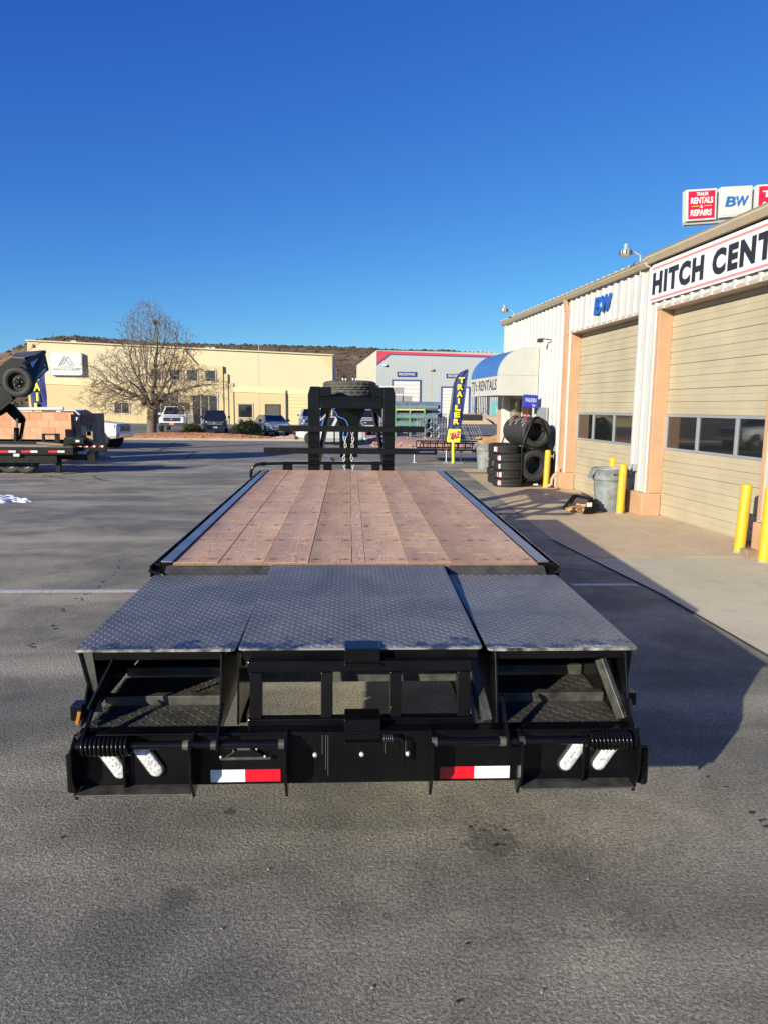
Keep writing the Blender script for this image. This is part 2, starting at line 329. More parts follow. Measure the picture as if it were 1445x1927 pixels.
def text(name, body, m, parent, org, right, up, height, width=None, depth=.004, off=0., shear=0., align='CENTER', world=True, spacing=1.):
    cu = bpy.data.curves.new(name, 'FONT'); cu.body = body; cu.size = 1; cu.align_x = 'LEFT'; cu.offset = off; cu.shear = shear; cu.space_character = spacing
    cu.extrude = .5; cu.resolution_u = 3
    t = bpy.data.objects.new(name, cu); COL.objects.link(t)
    me = bpy.data.meshes.new_from_object(t.evaluated_get(bpy.context.evaluated_depsgraph_get())); bpy.data.objects.remove(t)
    xs = [v.co.x for v in me.vertices]; ys = [v.co.y for v in me.vertices]; x0, x1, y0, y1 = min(xs), max(xs), min(ys), max(ys)
    sy = height/(y1-y0); sx = (width/(x1-x0)) if width else sy
    r = Vector(right).normalized(); u = Vector(up).normalized(); n = r.cross(u)
    I = W4(parent).inverted() if (parent is not None and world) else Matrix()
    ax = {'CENTER': (x0+x1)/2, 'LEFT': x0}[align]
    for v in me.vertices: v.co = I @ (Vector(org)+r*((v.co.x-ax)*sx)+u*((v.co.y-(y0+y1)/2)*sy)+n*((v.co.z+.5)*depth))
    me.materials.clear(); me.materials.append(m); o = bpy.data.objects.new(name, me); COL.objects.link(o)
    if parent is not None: o.parent = parent; PM[o.name] = W4(parent)
    return o
def sheet(name, pts, z, m, **k):
    b = MB().add([(p[0], p[1], z) for p in pts], [list(range(len(pts)))]); o = b.build(name, m); tag(o, **k)
    if o.data.polygons[0].normal.z < 0: o.data.flip_normals()
    return o
def struct(o, label=None): o['kind'] = 'structure'; return tag(o, label)
# ================================================================== ground
struct(sheet('ground', [(-1500, -300), (1500, -300), (1500, 1500), (-1500, 1500)], -.012, mat('dry_ground', (.26, .19, .13), .95, var=.2, vscale=.05)))
struct(sheet('asphalt_lot', [(-60, -12), (60, -12), (60, 27.6), (-60, 26.3)], 0, M_ASPH))
struct(sheet('street', [(-90, 26.0), (90, 27.9), (90, 42.3), (-90, 42.3)], -.004, M_STREET))
struct(sheet('far_car_park', [(-90, 42), (90, 42), (90, 100), (-90, 100)], -.008, M_FARASPH))
slab = [(3.62, 23.6), (3.68, 22.9), (3.42, 16.5), (3.135, 10.63), (3.24, 9.41), (3.43, 7.4), (3.46, 5.47), (3.44, 2.), (3.4, -6)]
struct(sheet('concrete_apron', slab+[(3.4, -12), (9, -12), (6.6, 9.7), (3.245, 9.43)][:2]+[(9.0, -12), (7.2, 9.7), (6.2, 24.0)], .004, M_CONC))
struct(sheet('lower_apron_slab', [(3.26, 9.25), (3.43, 7.4), (3.46, 5.47), (3.44, 2.), (3.4, -6), (3.4, -12), (8.6, -12), (7.1, 9.55)], .008, M_CONC2))
b = MB(); b.box(3.3, 6.1, 9.36, 9.375, .0085, .0115); b.bar((5.0, 9.4, .010), (4.55, 17.5, .010), .016, .003)
b.bar((3.6, 14.2, .010), (5.7, 14.5, .010), .016, .003); struct(b.build('slab_joint', mat('joint_filler', (.50, .43, .33), .9)))
b = MB()
e = slab[3:9]
for p, q in zip(e, e[1:]): b.bar((p[0]-.01, p[1], .006), (q[0]-.01, q[1], .006), .018, .012)
struct(b.build('apron_edge', M_CRACK))
b = MB()
for x0, x1, y, dy in ((-7.5, -1.25, 7.62, 0), (2.55, 3.32, 7.85, 0)): b.box(x0, x1, y-.05, y+.05, .003, .006)
struct(b.build('parking_line', M_PAINTL))
b = MB()
for (xa, ya), (xb, yb) in (((0, 892), (180, 886)), ((0, 914), (84, 909))):
    p = gr(xa-60, ya+2); q = gr(xb, yb); b.bar((p.x, p.y, .004), (q.x, q.y, .004), .09, .003)
struct(b.build('parking_line', M_PAINTL))
# sealed cracks and small dark drips
def crack(pts, wd):
    b = MB(); r = random.Random(len(pts)); P = []
    for (x, y), (x2, y2) in zip(pts, pts[1:]):
        for k in range(7): t = k/7; P.append((x+(x2-x)*t+r.uniform(-1, 1)*.03*abs(x2-x), y+(y2-y)*t+r.uniform(-.5, .5)*.03*abs(x2-x)))
    P = [gr(*p) for p in P]
    for p, q in zip(P, P[1:]):
        if (q-p).length > 1e-3: b.bar((p.x, p.y, .002), (q.x, q.y, .002), wd*r.uniform(.6, 1.2), .003)
    return b
for i, (pts, wd) in enumerate([([(80, 894), (130, 903), (210, 904)], .06), ([(175, 896), (190, 903), (212, 906)], .05), ([(300, 848), (322, 838), (330, 832)], .08),
        ([(350, 862), (372, 848)], .09), ([(240, 843), (310, 849), (480, 852)], .06), ([(655, 862), (665, 854), (720, 850)], .06)]):
    struct(crack(pts, wd).build('sealed_crack', M_CRACK))
b = MB(); r = random.Random(3)
def blot(x, y, s, z=.003):
    n = 11; P = []
    for k in range(n):
        a = 2*PI*k/n; rr = s*r.uniform(.45, 1.1); P.append((x+rr*math.cos(a), y+rr*.8*math.sin(a), z))
    b.add(P, [list(range(n))])
t0 = [(60, 1215), (100, 1180), (120, 1150), (150, 1130), (165, 1120), (190, 1105), (195, 1095), (212, 1080), (225, 1068), (230, 1055), (240, 1040), (250, 980), (262, 970)]
for x, y in t0:
    for k in range(3): p = gr(x+r.uniform(-7, 7), y+r.uniform(-4, 4)); blot(p.x, p.y, r.uniform(.012, .03))
for x, y, s in ((118, 1576, .012), (878, 1776, .011), (862, 1885, .012), (215, 1657, .008), (1365, 1482, .014), (1330, 1462, .014), (1412, 1530, .02), (1430, 1545, .02), (1438, 1556, .02)):
    p = gr(x, y); blot(p.x, p.y, s); blot(p.x+s, p.y+s*.3, s*.6, .0034)
for k in range(9):
    p = gr(930+r.gauss(0, 26), 1582+r.gauss(0, 17)); blot(p.x, p.y, r.uniform(.004, .016), .003+k*2e-5)
struct(b.build('oil_spots', mat('oil_spot', (.022, .021, .02), .55)))
b = MB(); r = random.Random(9)
for x, y in ((418, 1749), (1019, 1868), (505, 1637), (730, 1994), (700, 1860), (82, 1520), (1105, 1655), (640, 1700)):
    p = gr(x, y); m = Matrix.Translation((p.x, p.y, .002)) @ Matrix.Rotation(r.random()*6, 4, 'Z'); s = r.uniform(.003, .006); b.box(-s, s, -s*.7, s*.7, 0, s, m)
tag(b.build('loose_pebbles', M_CURB), 'pale loose pebbles scattered on the near asphalt', 'pebbles', kind='stuff')
# snow heap remains
b = MB(); r = random.Random(4)
for k in range(46):
    x = r.uniform(-40, 58); p = gr(x, 942+r.gauss(0, 2.2)); s = r.uniform(.05, .14)*(1.15-max(0, x)/75)
    m = Matrix.Translation((p.x, p.y, 0)) @ Matrix.Diagonal((1.5, 1, .6, 1)); b.lathe([(s, 0), (s*.85, s*.5), (s*.4, s*.9), (.005, s)], m, 7, mod=lambda i, k: r.uniform(-.12, .12)*s)
tag(b.build('snow_patch', M_SNOW), 'small patch of old white snow melting on the asphalt at the left edge', 'snow', kind='stuff')

# kerb, islands
b = MB(); b.box(-60, 4.2, 42.0, 42.18, -.01, .13)
for k in range(9): b.box(-60+k*7.1, -60+k*7.1+.02, 41.99, 42.19, -.01, .132)
b.box(7.2, 60, 42.0, 42.18, -.01, .13); struct(b.build('kerb', M_CURB))
b = MB(); b.box(-11.9, -9.1, 27.3, 27.6, -.01, .12); struct(b.build('kerb', M_CURB, bevel=.03))
def mound(name, pts, h, m, lab, cat, seed):
    r = random.Random(seed); cx = sum(p[0] for p in pts)/len(pts); cy = sum(p[1] for p in pts)/len(pts)
    P = []
    for i in range(len(pts)):
        p, q = pts[i], pts[(i+1) % len(pts)]
        for k in range(8): t = k/8; P.append((p[0]+(q[0]-p[0])*t, p[1]+(q[1]-p[1])*t))
    n = len(P); vs = []; fs = []; K = 6
    for j in range(K):
        s = 1-j/K*.98
        for (x, y) in P: vs.append((cx+(x-cx)*s, cy+(y-cy)*s, .0+(h*(1-(1-j/K)**2)*1.+r.uniform(-.03, .05) if j else -.005)+(.1 if j else 0)))
    for j in range(K-1): fs += [(j*n+k, j*n+(k+1) % n, (j+1)*n+(k+1) % n, (j+1)*n+k) for k in range(n)]
    b = MB().add(vs, fs+[list(range((K-1)*n, K*n))], True)
    # loose chips on the surface
    for k in range(500):
        u = r.random(); i = r.randrange(n); s = math.sqrt(u); x = cx+(P[i][0]-cx)*s; y = cy+(P[i][1]-cy)*s; z = .1+h*(1-s*s)*.9
        mm = Matrix.Translation((x, y, z)) @ Matrix.Rotation(r.random()*6, 4, 'Z') @ Matrix.Rotation(r.uniform(-.6, .6), 4, 'X'); q = r.uniform(.03, .1); b.box(-q, q, -q*.5, q*.5, 0, q*.4, mm)
    o = b.build(name, m); tag(o, lab, cat, kind='stuff'); return o
mound('mulch_bed', [(-14.6, 42.2), (-4.8, 42.2), (-4.4, 44.5), (-7, 46.8), (-14.0, 46.8), (-15.4, 44.5)], .22, M_MULCH, 'orange bark mulch bed under the bare tree', 'mulch', 1)
mound('gravel_bed', [(-4.8, 42.2), (4.2, 42.2), (4.3, 44.5), (-4.4, 45.6)], .2, M_GRAVEL, 'pinkish gravel strip along the kerb behind the silver car', 'gravel', 2)
mound('gravel_bed', [(1.2, 36.5), (6.2, 34.0), (6.0, 40.5), (2.5, 44.5), (.8, 43)], .25, M_GRAVEL, 'red gravel corner bed in front of the pipe rack', 'gravel', 3)

# ================================================================== hill
def hill():
    r = random.Random(5); prof = [(-500, 676), (-150, 673), (0, 670), (52, 668), (100, 650), (123, 637), (166, 636), (232, 641), (332, 648), (420, 652), (478, 653), (560, 656), (626, 657), (707, 660), (800, 664), (950, 668), (1200, 672), (1600, 690), (2200, 720)]
    def top(x):
        for (a, ya), (c, yc) in zip(prof, prof[1:]):
            if a <= x <= c: return ya+(yc-ya)*(x-a)/(c-a)
        return prof[0][1] if x < prof[0][0] else prof[-1][1]
    NX, NY = 150, 26; vs = []; b = MB(); T = {}
    for i in range(NX+1):
        px = -500+2700*i/NX; y = top(px)
        p = at(px, y, 520); X, H = p.x, p.z
        for j in range(NY+1):
            t = j/NY; Y = 190+(520-190)*t; s = t*t*(3-2*t)
            s = .15*t+.85*s
            z = H*s+(math.sin(X*.05+t*5)*1.2+math.sin(X*.021+t*9)*1.8)*math.sin(PI*t)+r.uniform(-.5, .5)*(t < 1)-.6*(1-t)
            vs.append((X*Y/520*.55+X*.45, Y, z))
        vs.append((X, 900, H*.9))
    L = NY+2; fs = [(i*L+j, (i+1)*L+j, (i+1)*L+j+1, i*L+j+1) for i in range(NX) for j in range(L-1)]
    b.add(vs, fs, True); struct(b.build('scrub_hill', M_HILL))
    s = MB()
    for k in range(9000):
        i = r.randrange(NX); j = int((NY-1)*r.random()**.7); a = Vector(vs[i*L+j]); c = Vector(vs[(i+1)*L+j+1]); u, v = r.random(), r.random()
        p = Vector((a.x+(c.x-a.x)*u, a.y+(c.y-a.y)*v, a.z+(c.z-a.z)*v)); q = r.uniform(.4, 1.15)
        s.add([p+Vector(d)*q*r.uniform(.7, 1.2) for d in ((1.3, 0, 0), (0, 1, 0), (-1.3, 0, 0), (0, -1, 0), (0, 0, .95), (.6, -.6, .7))], [(0, 1, 4), (1, 2, 4), (2, 3, 4), (3, 0, 5), (0, 4, 5), (4, 3, 5)])
    tag(s.build('hillside_scrub', mat('scrub', (.045, .045, .022), .95, var=.4, vscale=.05)), 'dark low scrub dotted over the brown hillside', 'scrub', kind='stuff')
hill()

# ================================================================== cream building across the street
def cream_building():
    Y = 80.; E = empty('warehouse_building', (-22, 80, 0), 0, 'long cream and tan stucco warehouse with dark windows behind the bare tree', 'building')
    def P(x, y, d=0.): p = at(x, y, Y); return Vector((p.x, Y-d, p.z))
    # main wall: upper and lower colours are separate pieces of wall
    tl, tr = P(52, 640), P(626, 668); base = -.05
    def yband(x): return 713+(734-713)*(x-93)/(579-93)
    bl, br = P(52, yband(52)), P(626, yband(626))
    MB().prism([bl, br, tr, tl], (0, 30, 0)).build('upper_wall', M_CREAM, E)
    MB().prism([(bl.x, Y, base), (br.x, Y, base), (br.x, Y, br.z), (bl.x, Y, bl.z)], (0, 30, 0)).build('lower_wall', M_CREAMD, E)
    a, c, d, e_ = P(52, yband(52), .1), P(626, yband(626), .1), P(626, yband(626)+9, .1), P(52, yband(52)+10, .1)
    MB().prism([e_, d, c, a], (0, .1, 0)).build('band', mat('pale_band', (.70, .57, .33), .9), E, bevel=.02)
    MB().bar(P(50, 640.5, .1), P(628, 668.2, .1), .35, .12).build('parapet_cap', M_CREAM, E)
    MB().prism([P(52, 642, .04), P(52, 662, .04), P(79, 642.5, .04)], (0, .04, 0)).build('corner_patch', M_CREAMD, E)
    MB().prism([P(599, 669, .04), P(626, 697, .04), P(626, 669.5, .04)], (0, .04, 0)).build('corner_patch', M_CREAMD, E)
    for x in (170, 203, 487, 254, 262): # control joints
        b = MB(); p, q = P(x, 650 if x > 250 else 730, .03), P(x, 798, .03); b.box(p.x-.03, p.x+.03, Y-.012, Y+.01, 0, p.z); b.build('control_joint', M_TRIM, E)
    # stepped portico
    def slab(x0, x1, yt, d, m, nm='portico'):
        p, q = P(x0, yt), P(x1, yt); b = MB(); b.box(p.x, q.x, Y-d, Y+.0, base, p.z); return b.build(nm, m, E, bevel=.04)
    slab(286, 440, 719, .12, M_CREAMD); slab(286, 430, 702, .24, M_CREAMD); slab(286, 421, 687, .36, M_CREAMD)
    g1, g2, g3 = P(318, 687.5, .3), P(374, 687.5, .3), P(346, 656, .3); MB().prism([g1, g2, g3], (0, .28, 0)).build('gable', M_CREAMD, E)
    def opening(x0, x1, y0, y1, d, pane=M_GLASS, nm='window', div=0):
        p, q = P(x0, y1), P(x1, y0); yy = Y-d
        f = MB(); t = .14
        f.box(p.x-t, q.x+t, yy-.06, yy-.003, q.z, q.z+t); f.box(p.x-t, q.x+t, yy-.06, yy-.003, p.z-t, p.z); f.box(p.x-t, p.x, yy-.06, yy-.003, p.z, q.z); f.box(q.x, q.x+t, yy-.06, yy-.003, p.z, q.z)
        for k in range(1, div+1): xx = p.x+(q.x-p.x)*k/(div+1); f.box(xx-.04, xx+.04, yy-.055, yy-.02, p.z, q.z)
        o = f.build(nm, M_TRIM if nm != 'door' else mat('dark_bronze', (.04, .035, .03), .5), E)
        MB().box(p.x, q.x, yy-.03, yy-.004, p.z, q.z).build('pane', pane, o)
        return o
    for x0, x1, y0, y1 in ((287, 305, 695, 715), (322, 340, 697, 715), (355, 373, 697, 716), (389, 407, 698, 717)): opening(x0, x1, y0, y1, .36)
    opening(290, 338, 742, 799, .36, div=2, nm='entrance_glazing'); opening(366, 410, 745, 799, .36, div=2, nm='entrance_glazing')
    opening(341, 356, 760, 799, .36, mat('faded_red_door', (.25, .07, .05), .6), 'door')
    opening(217, 243, 758, 777, 0, div=1); opening(450, 475, 761, 785, 0)
    dd = opening(502, 526, 763, 800, 0, mat('glazed_door_pane', (.10, .09, .08), .2), 'door')
    p, q = P(538, 735, .05), P(622, 800, .05); MB().box(p.x, p.x+.22, Y-.12, Y-.003, 0, p.z).build('downspout', M_INK, E)
    b = MB()
    for k in range(10): zz = p.z*k/10; b.box(p.x+.3, q.x, Y-.05, Y-.004, zz+.03, zz+p.z/10-.01)
    b.build('roller_door', mat('tan_roller', (.62, .49, .27), .8), E)
    # sign box
    p, q = P(98, 706, .5), P(157, 665, .5); bx = MB(); bx.box(p.x, q.x, Y-.5, Y-.005, p.z, q.z); sg = bx.build('wall_sign', M_WHITE, E, bevel=.05)
    bf = MB(); yy = Y-.53
    for x0, x1, z0, z1 in ((p.x, q.x, q.z-.08, q.z), (p.x, q.x, p.z, p.z+.08), (p.x, p.x+.08, p.z, q.z), (q.x-.08, q.x, p.z, q.z)): bf.box(x0, x1, yy, yy+.02, z0, z1)
    bf.build('sign_rim', mat('pale_rim', (.6, .61, .63), .5), sg)
    lg = MB(); my = mat('grey_lettering', (.36, .38, .40), .6)
    def L(a, c): lg.bar(at(a[0], a[1], Y-.53), at(c[0], c[1], Y-.53), .045, .045)
    for a, c in (((110, 688), (121, 670)), ((121, 670), (132, 688)), ((110, 688), (137, 688.5)), ((119, 686), (128, 671)), ((128, 671), (141, 688.5)), ((114, 687), (122, 674)), ((131, 680), (136, 688)), ((115, 690.5), (138, 691))): L(a, c)
    lg.build('mountain_logo', my, sg)
    text('lettering', 'PARKOUR ACADEMY', my, sg, at(126.5, 695, Y-.54), (1, 0, 0), (0, 0, 1), .24, 2.9)
    text('lettering', 'T     R     A     I     L', my, sg, at(125, 684, Y-.54), (1, 0, 0), (0, 0, 1), .16, 2.6)
    a = P(94, 641); MB().tube([(a.x, Y+1, a.z-.2), (a.x, Y+1, a.z+1.0)], .02, 5).build('antenna', M_INK, E)
    bl_ = at(60, 650, Y-.2); MB().box(bl_.x-.12, bl_.x+.12, Y-.25, Y, bl_.z-.15, bl_.z+.15).build('wall_lamp', M_TRIM, E)
    b = MB()
    for x in (124, 384, 392): p = at(x, 656 if x > 300 else 643, Y); b.box(p.x-.2, p.x+.4, Y+2, Y+2.6, p.z-.1, p.z+.3)
    b.build('roof_vent', M_CREAM, E)
cream_building()

# ================================================================== grey warehouse
def grey_building():
    Y = 100.; c = at(709, 659, Y); E = empty('distribution_building', (c.x, Y, 0), 0, 'grey warehouse with red and navy roof stripe and receiving doors', 'building')
    H = c.z; far = at(673, 686, 135.); f2 = Vector((far.x, 135, 0)); xr = at(1060, 668, Y).x; H2 = at(935, 665.5, Y).z+.0
    nr = at(1060, 668, Y)
    MB().prism([(c.x, Y, 0), (xr, Y, 0), (xr, Y, H-.2), (c.x, Y, H)], (0, .4, 0)).build('front_wall', M_GREYW, E)
    MB().prism([(c.x, Y, 0), (f2.x, 135, 0), (f2.x, 135, H-.1), (c.x, Y, H)], (.35, .3, 0)).build('side_wall', M_SIDEW, E)
    b = MB()
    for k in range(24):
        t = (k+.5)/24; x = c.x+(f2.x-c.x)*t; y = Y+35*t; b.bar((x-.06, y, 0), (x-.06, y, H-.1), .25, .18, up=(0, 1, 0))
    b.build('wall_ribs', M_SIDEW, E)
    MB().prism([(c.x+.4, Y+.4, H-.35), (xr, Y+.4, H-.5), (xr, 135, H-.5), (f2.x+.4, 135, H-.4)], (0, 0, .1)).build('roof', M_GREYW, E)
    def Q(x, y, d): p = at(x, y, Y); return Vector((p.x, Y-d, p.z))
    def top(x): return 659+(668-659)*(x-709)/(940-709)
    MB().prism([Q(709, 688, .05), Q(734, 666+1.8, .05), Q(1040, 676.5, .05), Q(1040, top(1040)+1, .05), Q(709, 660, .05)], (0, .05, 0)).build('navy_stripe', mat('navy_stripe_paint', (.05, .06, .20), .7), E)
    MB().prism([Q(709.7, 684, .08), Q(731, 665.5, .08), Q(1040, 674.5, .08), Q(1040, top(1040)+1.3, .08), Q(721, 660.6, .08), Q(709.7, 671.5, .08)], (0, .03, 0)).build('red_stripe', mat('red_stripe_paint', (.62, .03, .05), .6), E)
    MB().prism([Q(709.7, 670, .08), Q(719, 660.6, .08), Q(709.7, 660.2, .08)], (0, .03, 0)).build('red_stripe', MATS['red_stripe_paint'], E)
    def rd(x0, x1, yt):
        p, q = Q(x0, yt, .1), Q(x1, yt, .1); d = MB(); n = 8
        for k in range(n): d.box(p.x+.2, q.x-.2, Y-.06, Y-.004, 1.25+(p.z-1.45)*k/n+.02, 1.25+(p.z-1.45)*(k+1)/n-.01)
        o = d.build('receiving_door', M_WHITE, E)
        f = MB(); f.box(p.x, p.x+.2, Y-.12, Y-.003, 1.2, p.z); f.box(q.x-.2, q.x, Y-.12, Y-.003, 1.2, p.z-.2); f.box(p.x+.2, q.x, Y-.12, Y-.003, p.z-.2, p.z); f.build('door_frame', MATS['navy_stripe_paint'], o)
    rd(737, 792, 714); rd(829, 884, 727); rd(893, 920, 730)
    for x0, x1, y0, y1 in ((747, 783, 700, 708.5), (839, 877, 704, 711)):
        p, q = Q(x0, y1, .15), Q(x1, y0, .15); o = MB().box(p.x, q.x, Y-.15, Y-.003, p.z, q.z).build('receiving_sign', M_NAVY, E)
        text('lettering', 'RECEIVING', M_WHITE, o, ((p.x+q.x)/2, Y-.16, (p.z+q.z)/2), (1, 0, 0), (0, 0, 1), .34, (q.x-p.x)*.82, off=.02)
    p = Q(813, 650, .02); MB().box(p.x-.04, p.x+.04, Y-.02, Y, 0, H-1.4).build('control_joint', M_TRIM, E)
    for x, y in ((811.5, 695.5), (724, 687)): p = Q(x, y, .3); MB().box(p.x-.22, p.x+.22, Y-.4, Y, p.z-.15, p.z+.12).build('wall_lamp', M_TRIM if x > 800 else M_WHITE, E, bevel=.04)
    b = MB()
    for k in range(22): p = Q(884+k*3.2, 744, .0); b.box(p.x-.06, p.x+.06, Y-.06, Y-.003, 0, p.z)
    b.build('wall_ribs', M_GREYW, E)
    for k in range(7): p = Q(880+k*8, 665.5, 0); MB().box(p.x-.1, p.x+.15, Y+.6, Y+.9, p.z-.1, p.z+.45).build('roof_vent', M_TRIM, E)
    # loading dock
    D = empty('loading_dock', (20, 92, 0), 0, 'tan concrete loading dock and ramp before the receiving doors', 'loading dock')
    y0 = 92.
    x0, x1, x2 = at(868, 790, y0).x, at(898, 790, y0).x, at(927, 790, y0).x
    MB().prism([(x0, y0, 0), (x2, y0, 0), (x1+.3, y0, 1.3), (x0, y0, 1.3)], (0, 7.9, 0)).build('dock_wall', M_CURB if False else mat('dock_concrete', (.42, .32, .22), .9, var=.1), D)
    MB().box(x2-2.6, x2+1.6, y0+2, y0+7.9, 0, 1.0).build('dock_step', MATS['dock_concrete'], D)
    for x in (902, 909, 922): 
        p = at(x, 765, y0); b = MB(); b.tube([(p.x-.6, y0+2.4, 1.0), (p.x-.5, y0+2.4, 2.2), (p.x+.4, y0+2.4, 1.0)], .04, 5); b.build('handrail', M_INK, D)
    p = at(880, 783, y0); MB().box(p.x-1.2, p.x+1.6, y0-.35, y0-.003, .6, 1.25).build('dock_bumper', M_INK, D)
grey_building()
# ================================================================== hitch shop (local frame: X into the building, Y along the wall away from the viewer)
def LM(p): return BM @ Vector(p)
SHOP = empty('shop_building', B0, BA, 'white ribbed metal shop with two tan sectional bay doors and blue awning', 'building')
def lb(name, m, dims, bevel=0., parent=None): b = MB(); [b.box(*d) for d in (dims if isinstance(dims[0], (tuple, list)) else [dims])]; return b.build(name, m, parent or SHOP, bevel, world=False)
WX = -.25; ZT = 4.66
def ribbed(v0, v1, z0, z1):
    """profiled sheets about 0.9 m wide, one object each"""
    v = v0
    while v < v1-.02:
        ve = min(v+.915, v1); prof = [(0, v)]; k = math.ceil(v/.305-1e-6)
        while k*.305 < ve+.001:
            c = k*.305
            for dv, dx in ((-.055, 0), (-.03, -.034), (.03, -.034), (.055, 0)):
                if v+.001 < c+dv < ve-.001: prof.append((dx, c+dv))
            for q in (.13, .18):
                for dv, dx in ((-.015, 0), (0, -.006), (.015, 0)):
                    if v+.001 < c+q+dv < ve-.001: prof.append((dx, c+q+dv))
            k += 1
        prof.append((0, ve)); prof.sort(key=lambda t: t[1])
        b = MB(); n = len(prof); b.add([(WX+x, y, z0) for x, y in prof]+[(WX+x, y, z1) for x, y in prof], [(i, i+1, n+i+1, n+i) for i in range(n-1)])
        # screws
        b.build('wall_panel', M_WALLM, SHOP, world=False, recalc=False); v = ve
D1, D2 = (.70, 4.2), (-3.42, -.17)
ribbed(4.2, 9.85, 0, ZT); ribbed(.70, 4.2, 3.84, ZT); ribbed(-.17, .70, .0, ZT); ribbed(-3.42, -.17, 3.84, ZT); ribbed(-9, -3.42, 0, ZT)
# body behind the skin, roof
lb('inner_wall', M_TRIM, [(.02+.1, .3, -9, 9.8, 3.8, 4.62), (.12, .3, 4.4, 9.8, 0, 3.8), (.12, .3, -.1, 1.2, 0, 3.8), (.12, .3, -9, -3.5, 0, 3.8)])
lb('end_wall', M_WALLM, [(-.2, 9.5, 9.86, 9.95, 0, 4.66), (-.2, 9.5, -9.1, -9.0, 0, 4.8)]); lb('back_wall', M_WALLM, (9.5, 9.6, -9.1, 9.95, 0, 4.8))
rf = MB(); prof = []
for k in range(64):
    v = -9.2+k*.305
    for dv, dz in ((0, 0), (.2, 0), (.225, .04), (.28, .04)): prof.append((v+dv, dz))
n = len(prof); rf.add([(-.36, v, 4.80+z) for v, z in prof]+[(9.8, v, 5.5+z) for v, z in prof], [(i, i+1, n+i+1, n+i) for i in range(n-1)])
rf.build('roof', M_WALLM, SHOP, world=False)
def gutter(v0, v1, z, sz):
    b = MB(); p = [(-.28, z-sz), (-.36, z-sz), (-.42, z-sz*.35), (-.42, z-.02), (-.44, z), (-.28, z)]
    b.prism([(x, v0, zz) for x, zz in p], (0, v1-v0, 0)); b.build('gutter', M_GUT, SHOP, world=False)
gutter(.26, 10.1, 4.755, .10); gutter(-9.2, .25, 4.845, .14)
# jambs, headers, base blocks
for (v0, v1) in (D1, D2):
    lb('door_jamb', M_PEACH, [(-.262, .0, v1+.004, v1+.24, .44, 3.83)], .01)
    lb('door_jamb', M_PEACH, [(-.262, .0, v0-.10, v0-.004, .44, 3.83)], .01)
    lb('door_header', M_TRIM, [(-.275, .0, v0-.10, v1+.24, 3.832, 3.90)], .008)
for v0, v1 in ((4.205, 4.52), (-.165, .845), (-4.4, -3.53)): lb('base_block', M_PEACH, (-.39, -.004, v0, v1, 0, .435), .02)
# corner trim and downspout with elbow
lb('corner_trim', mat('cream_trim', (.60, .50, .36), .6), (-.31, -.12, 9.76, 9.96, 0, 4.66), .01)
b = MB(); b.box(-.33, -.26, 4.42, 4.53, .5, 4.45); b.bar((-.295, 4.475, 4.4), (-.36, 4.475, 4.66), .08, .1)
b.tube([(-.31, 4.50, .55), (-.31, 4.50, .42), (-.42, 4.53, .33), (-.47, 4.55, .22), (-.47, 4.55, .1), (-.55, 4.60, .05)], .045, 8); b.build('downspout', M_PEACH, SHOP, world=False)

def bay_door(v0, v1, mull, tag_):
    D = None
    # ribbed strips: each sectional panel is an object
    zs = []; z = .02
    while z < 1.2: zs.append((z, min(z+.4175, 1.27))); z += .4175
    z = 1.93
    while z < 3.8: zs.append((z, min(z+.452, 3.84))); z += .452
    root = MB(); root.box(.02, .06, v0-.05, v1+.2, 0.0, 3.84); root = root.build('bay_door', M_TRIM, SHOP, world=False)
    for z0, z1 in zs:
        if z1-z0 < .05: continue
        k = max(1, round((z1-z0)/.113)); h = (z1-z0)/k; pr = []
        for i in range(k):
            a = z0+i*h; dep = .014 if i % 2 == 0 else .006
            pr += [(0.+dep, a), (0., a+.008), (0., a+h-.008), (.004, a+h-.002)]
        b = MB(); n = len(pr); b.add([(x, v0-.05, zz) for x, zz in pr]+[(x, v1+.2, zz) for x, zz in pr], [(i, i+1, n+i+1, n+i) for i in range(n-1)])
        b.build('panel', M_DOOR, root, world=False, recalc=False)
    # glazed section
    f = MB(); z0, z1 = 1.27, 1.93; e = [v1-.02]+mull+[v0-.06]
    f.box(-.012, .03, v0-.05, v1+.2, z0, z0+.045); f.box(-.012, .03, v0-.05, v1+.2, z1-.045, z1)
    for v in e: f.box(-.012, .03, v-.035, v+.035, z0+.045, z1-.045)
    f.box(-.008, .03, v1+.02, v1+.2, z0+.045, z1-.045); fr = f.build('window_frame', M_GALV, root, .004, world=False)
    for a, c in zip(e, e[1:]): lb('pane', M_GLASS, (.012, .018, c+.035, a-.035, z0+.045, z1-.045), parent=fr)
    # rollers and brackets on the edge
    if tag_ == 1: lb('handle_plate', M_GALV, (-.015, .0, 3.75, 3.95, 1.0, 1.09), .005, root)
    for k in range(8): lb('hinge', M_TRIM, (-.012, .005, v1+.0, v1+.035, .4+k*.452, .45+k*.452), parent=root)
bay_door(*D1, [3.22, 2.1], 1); bay_door(*D2, [-1.26, -2.38], 2)

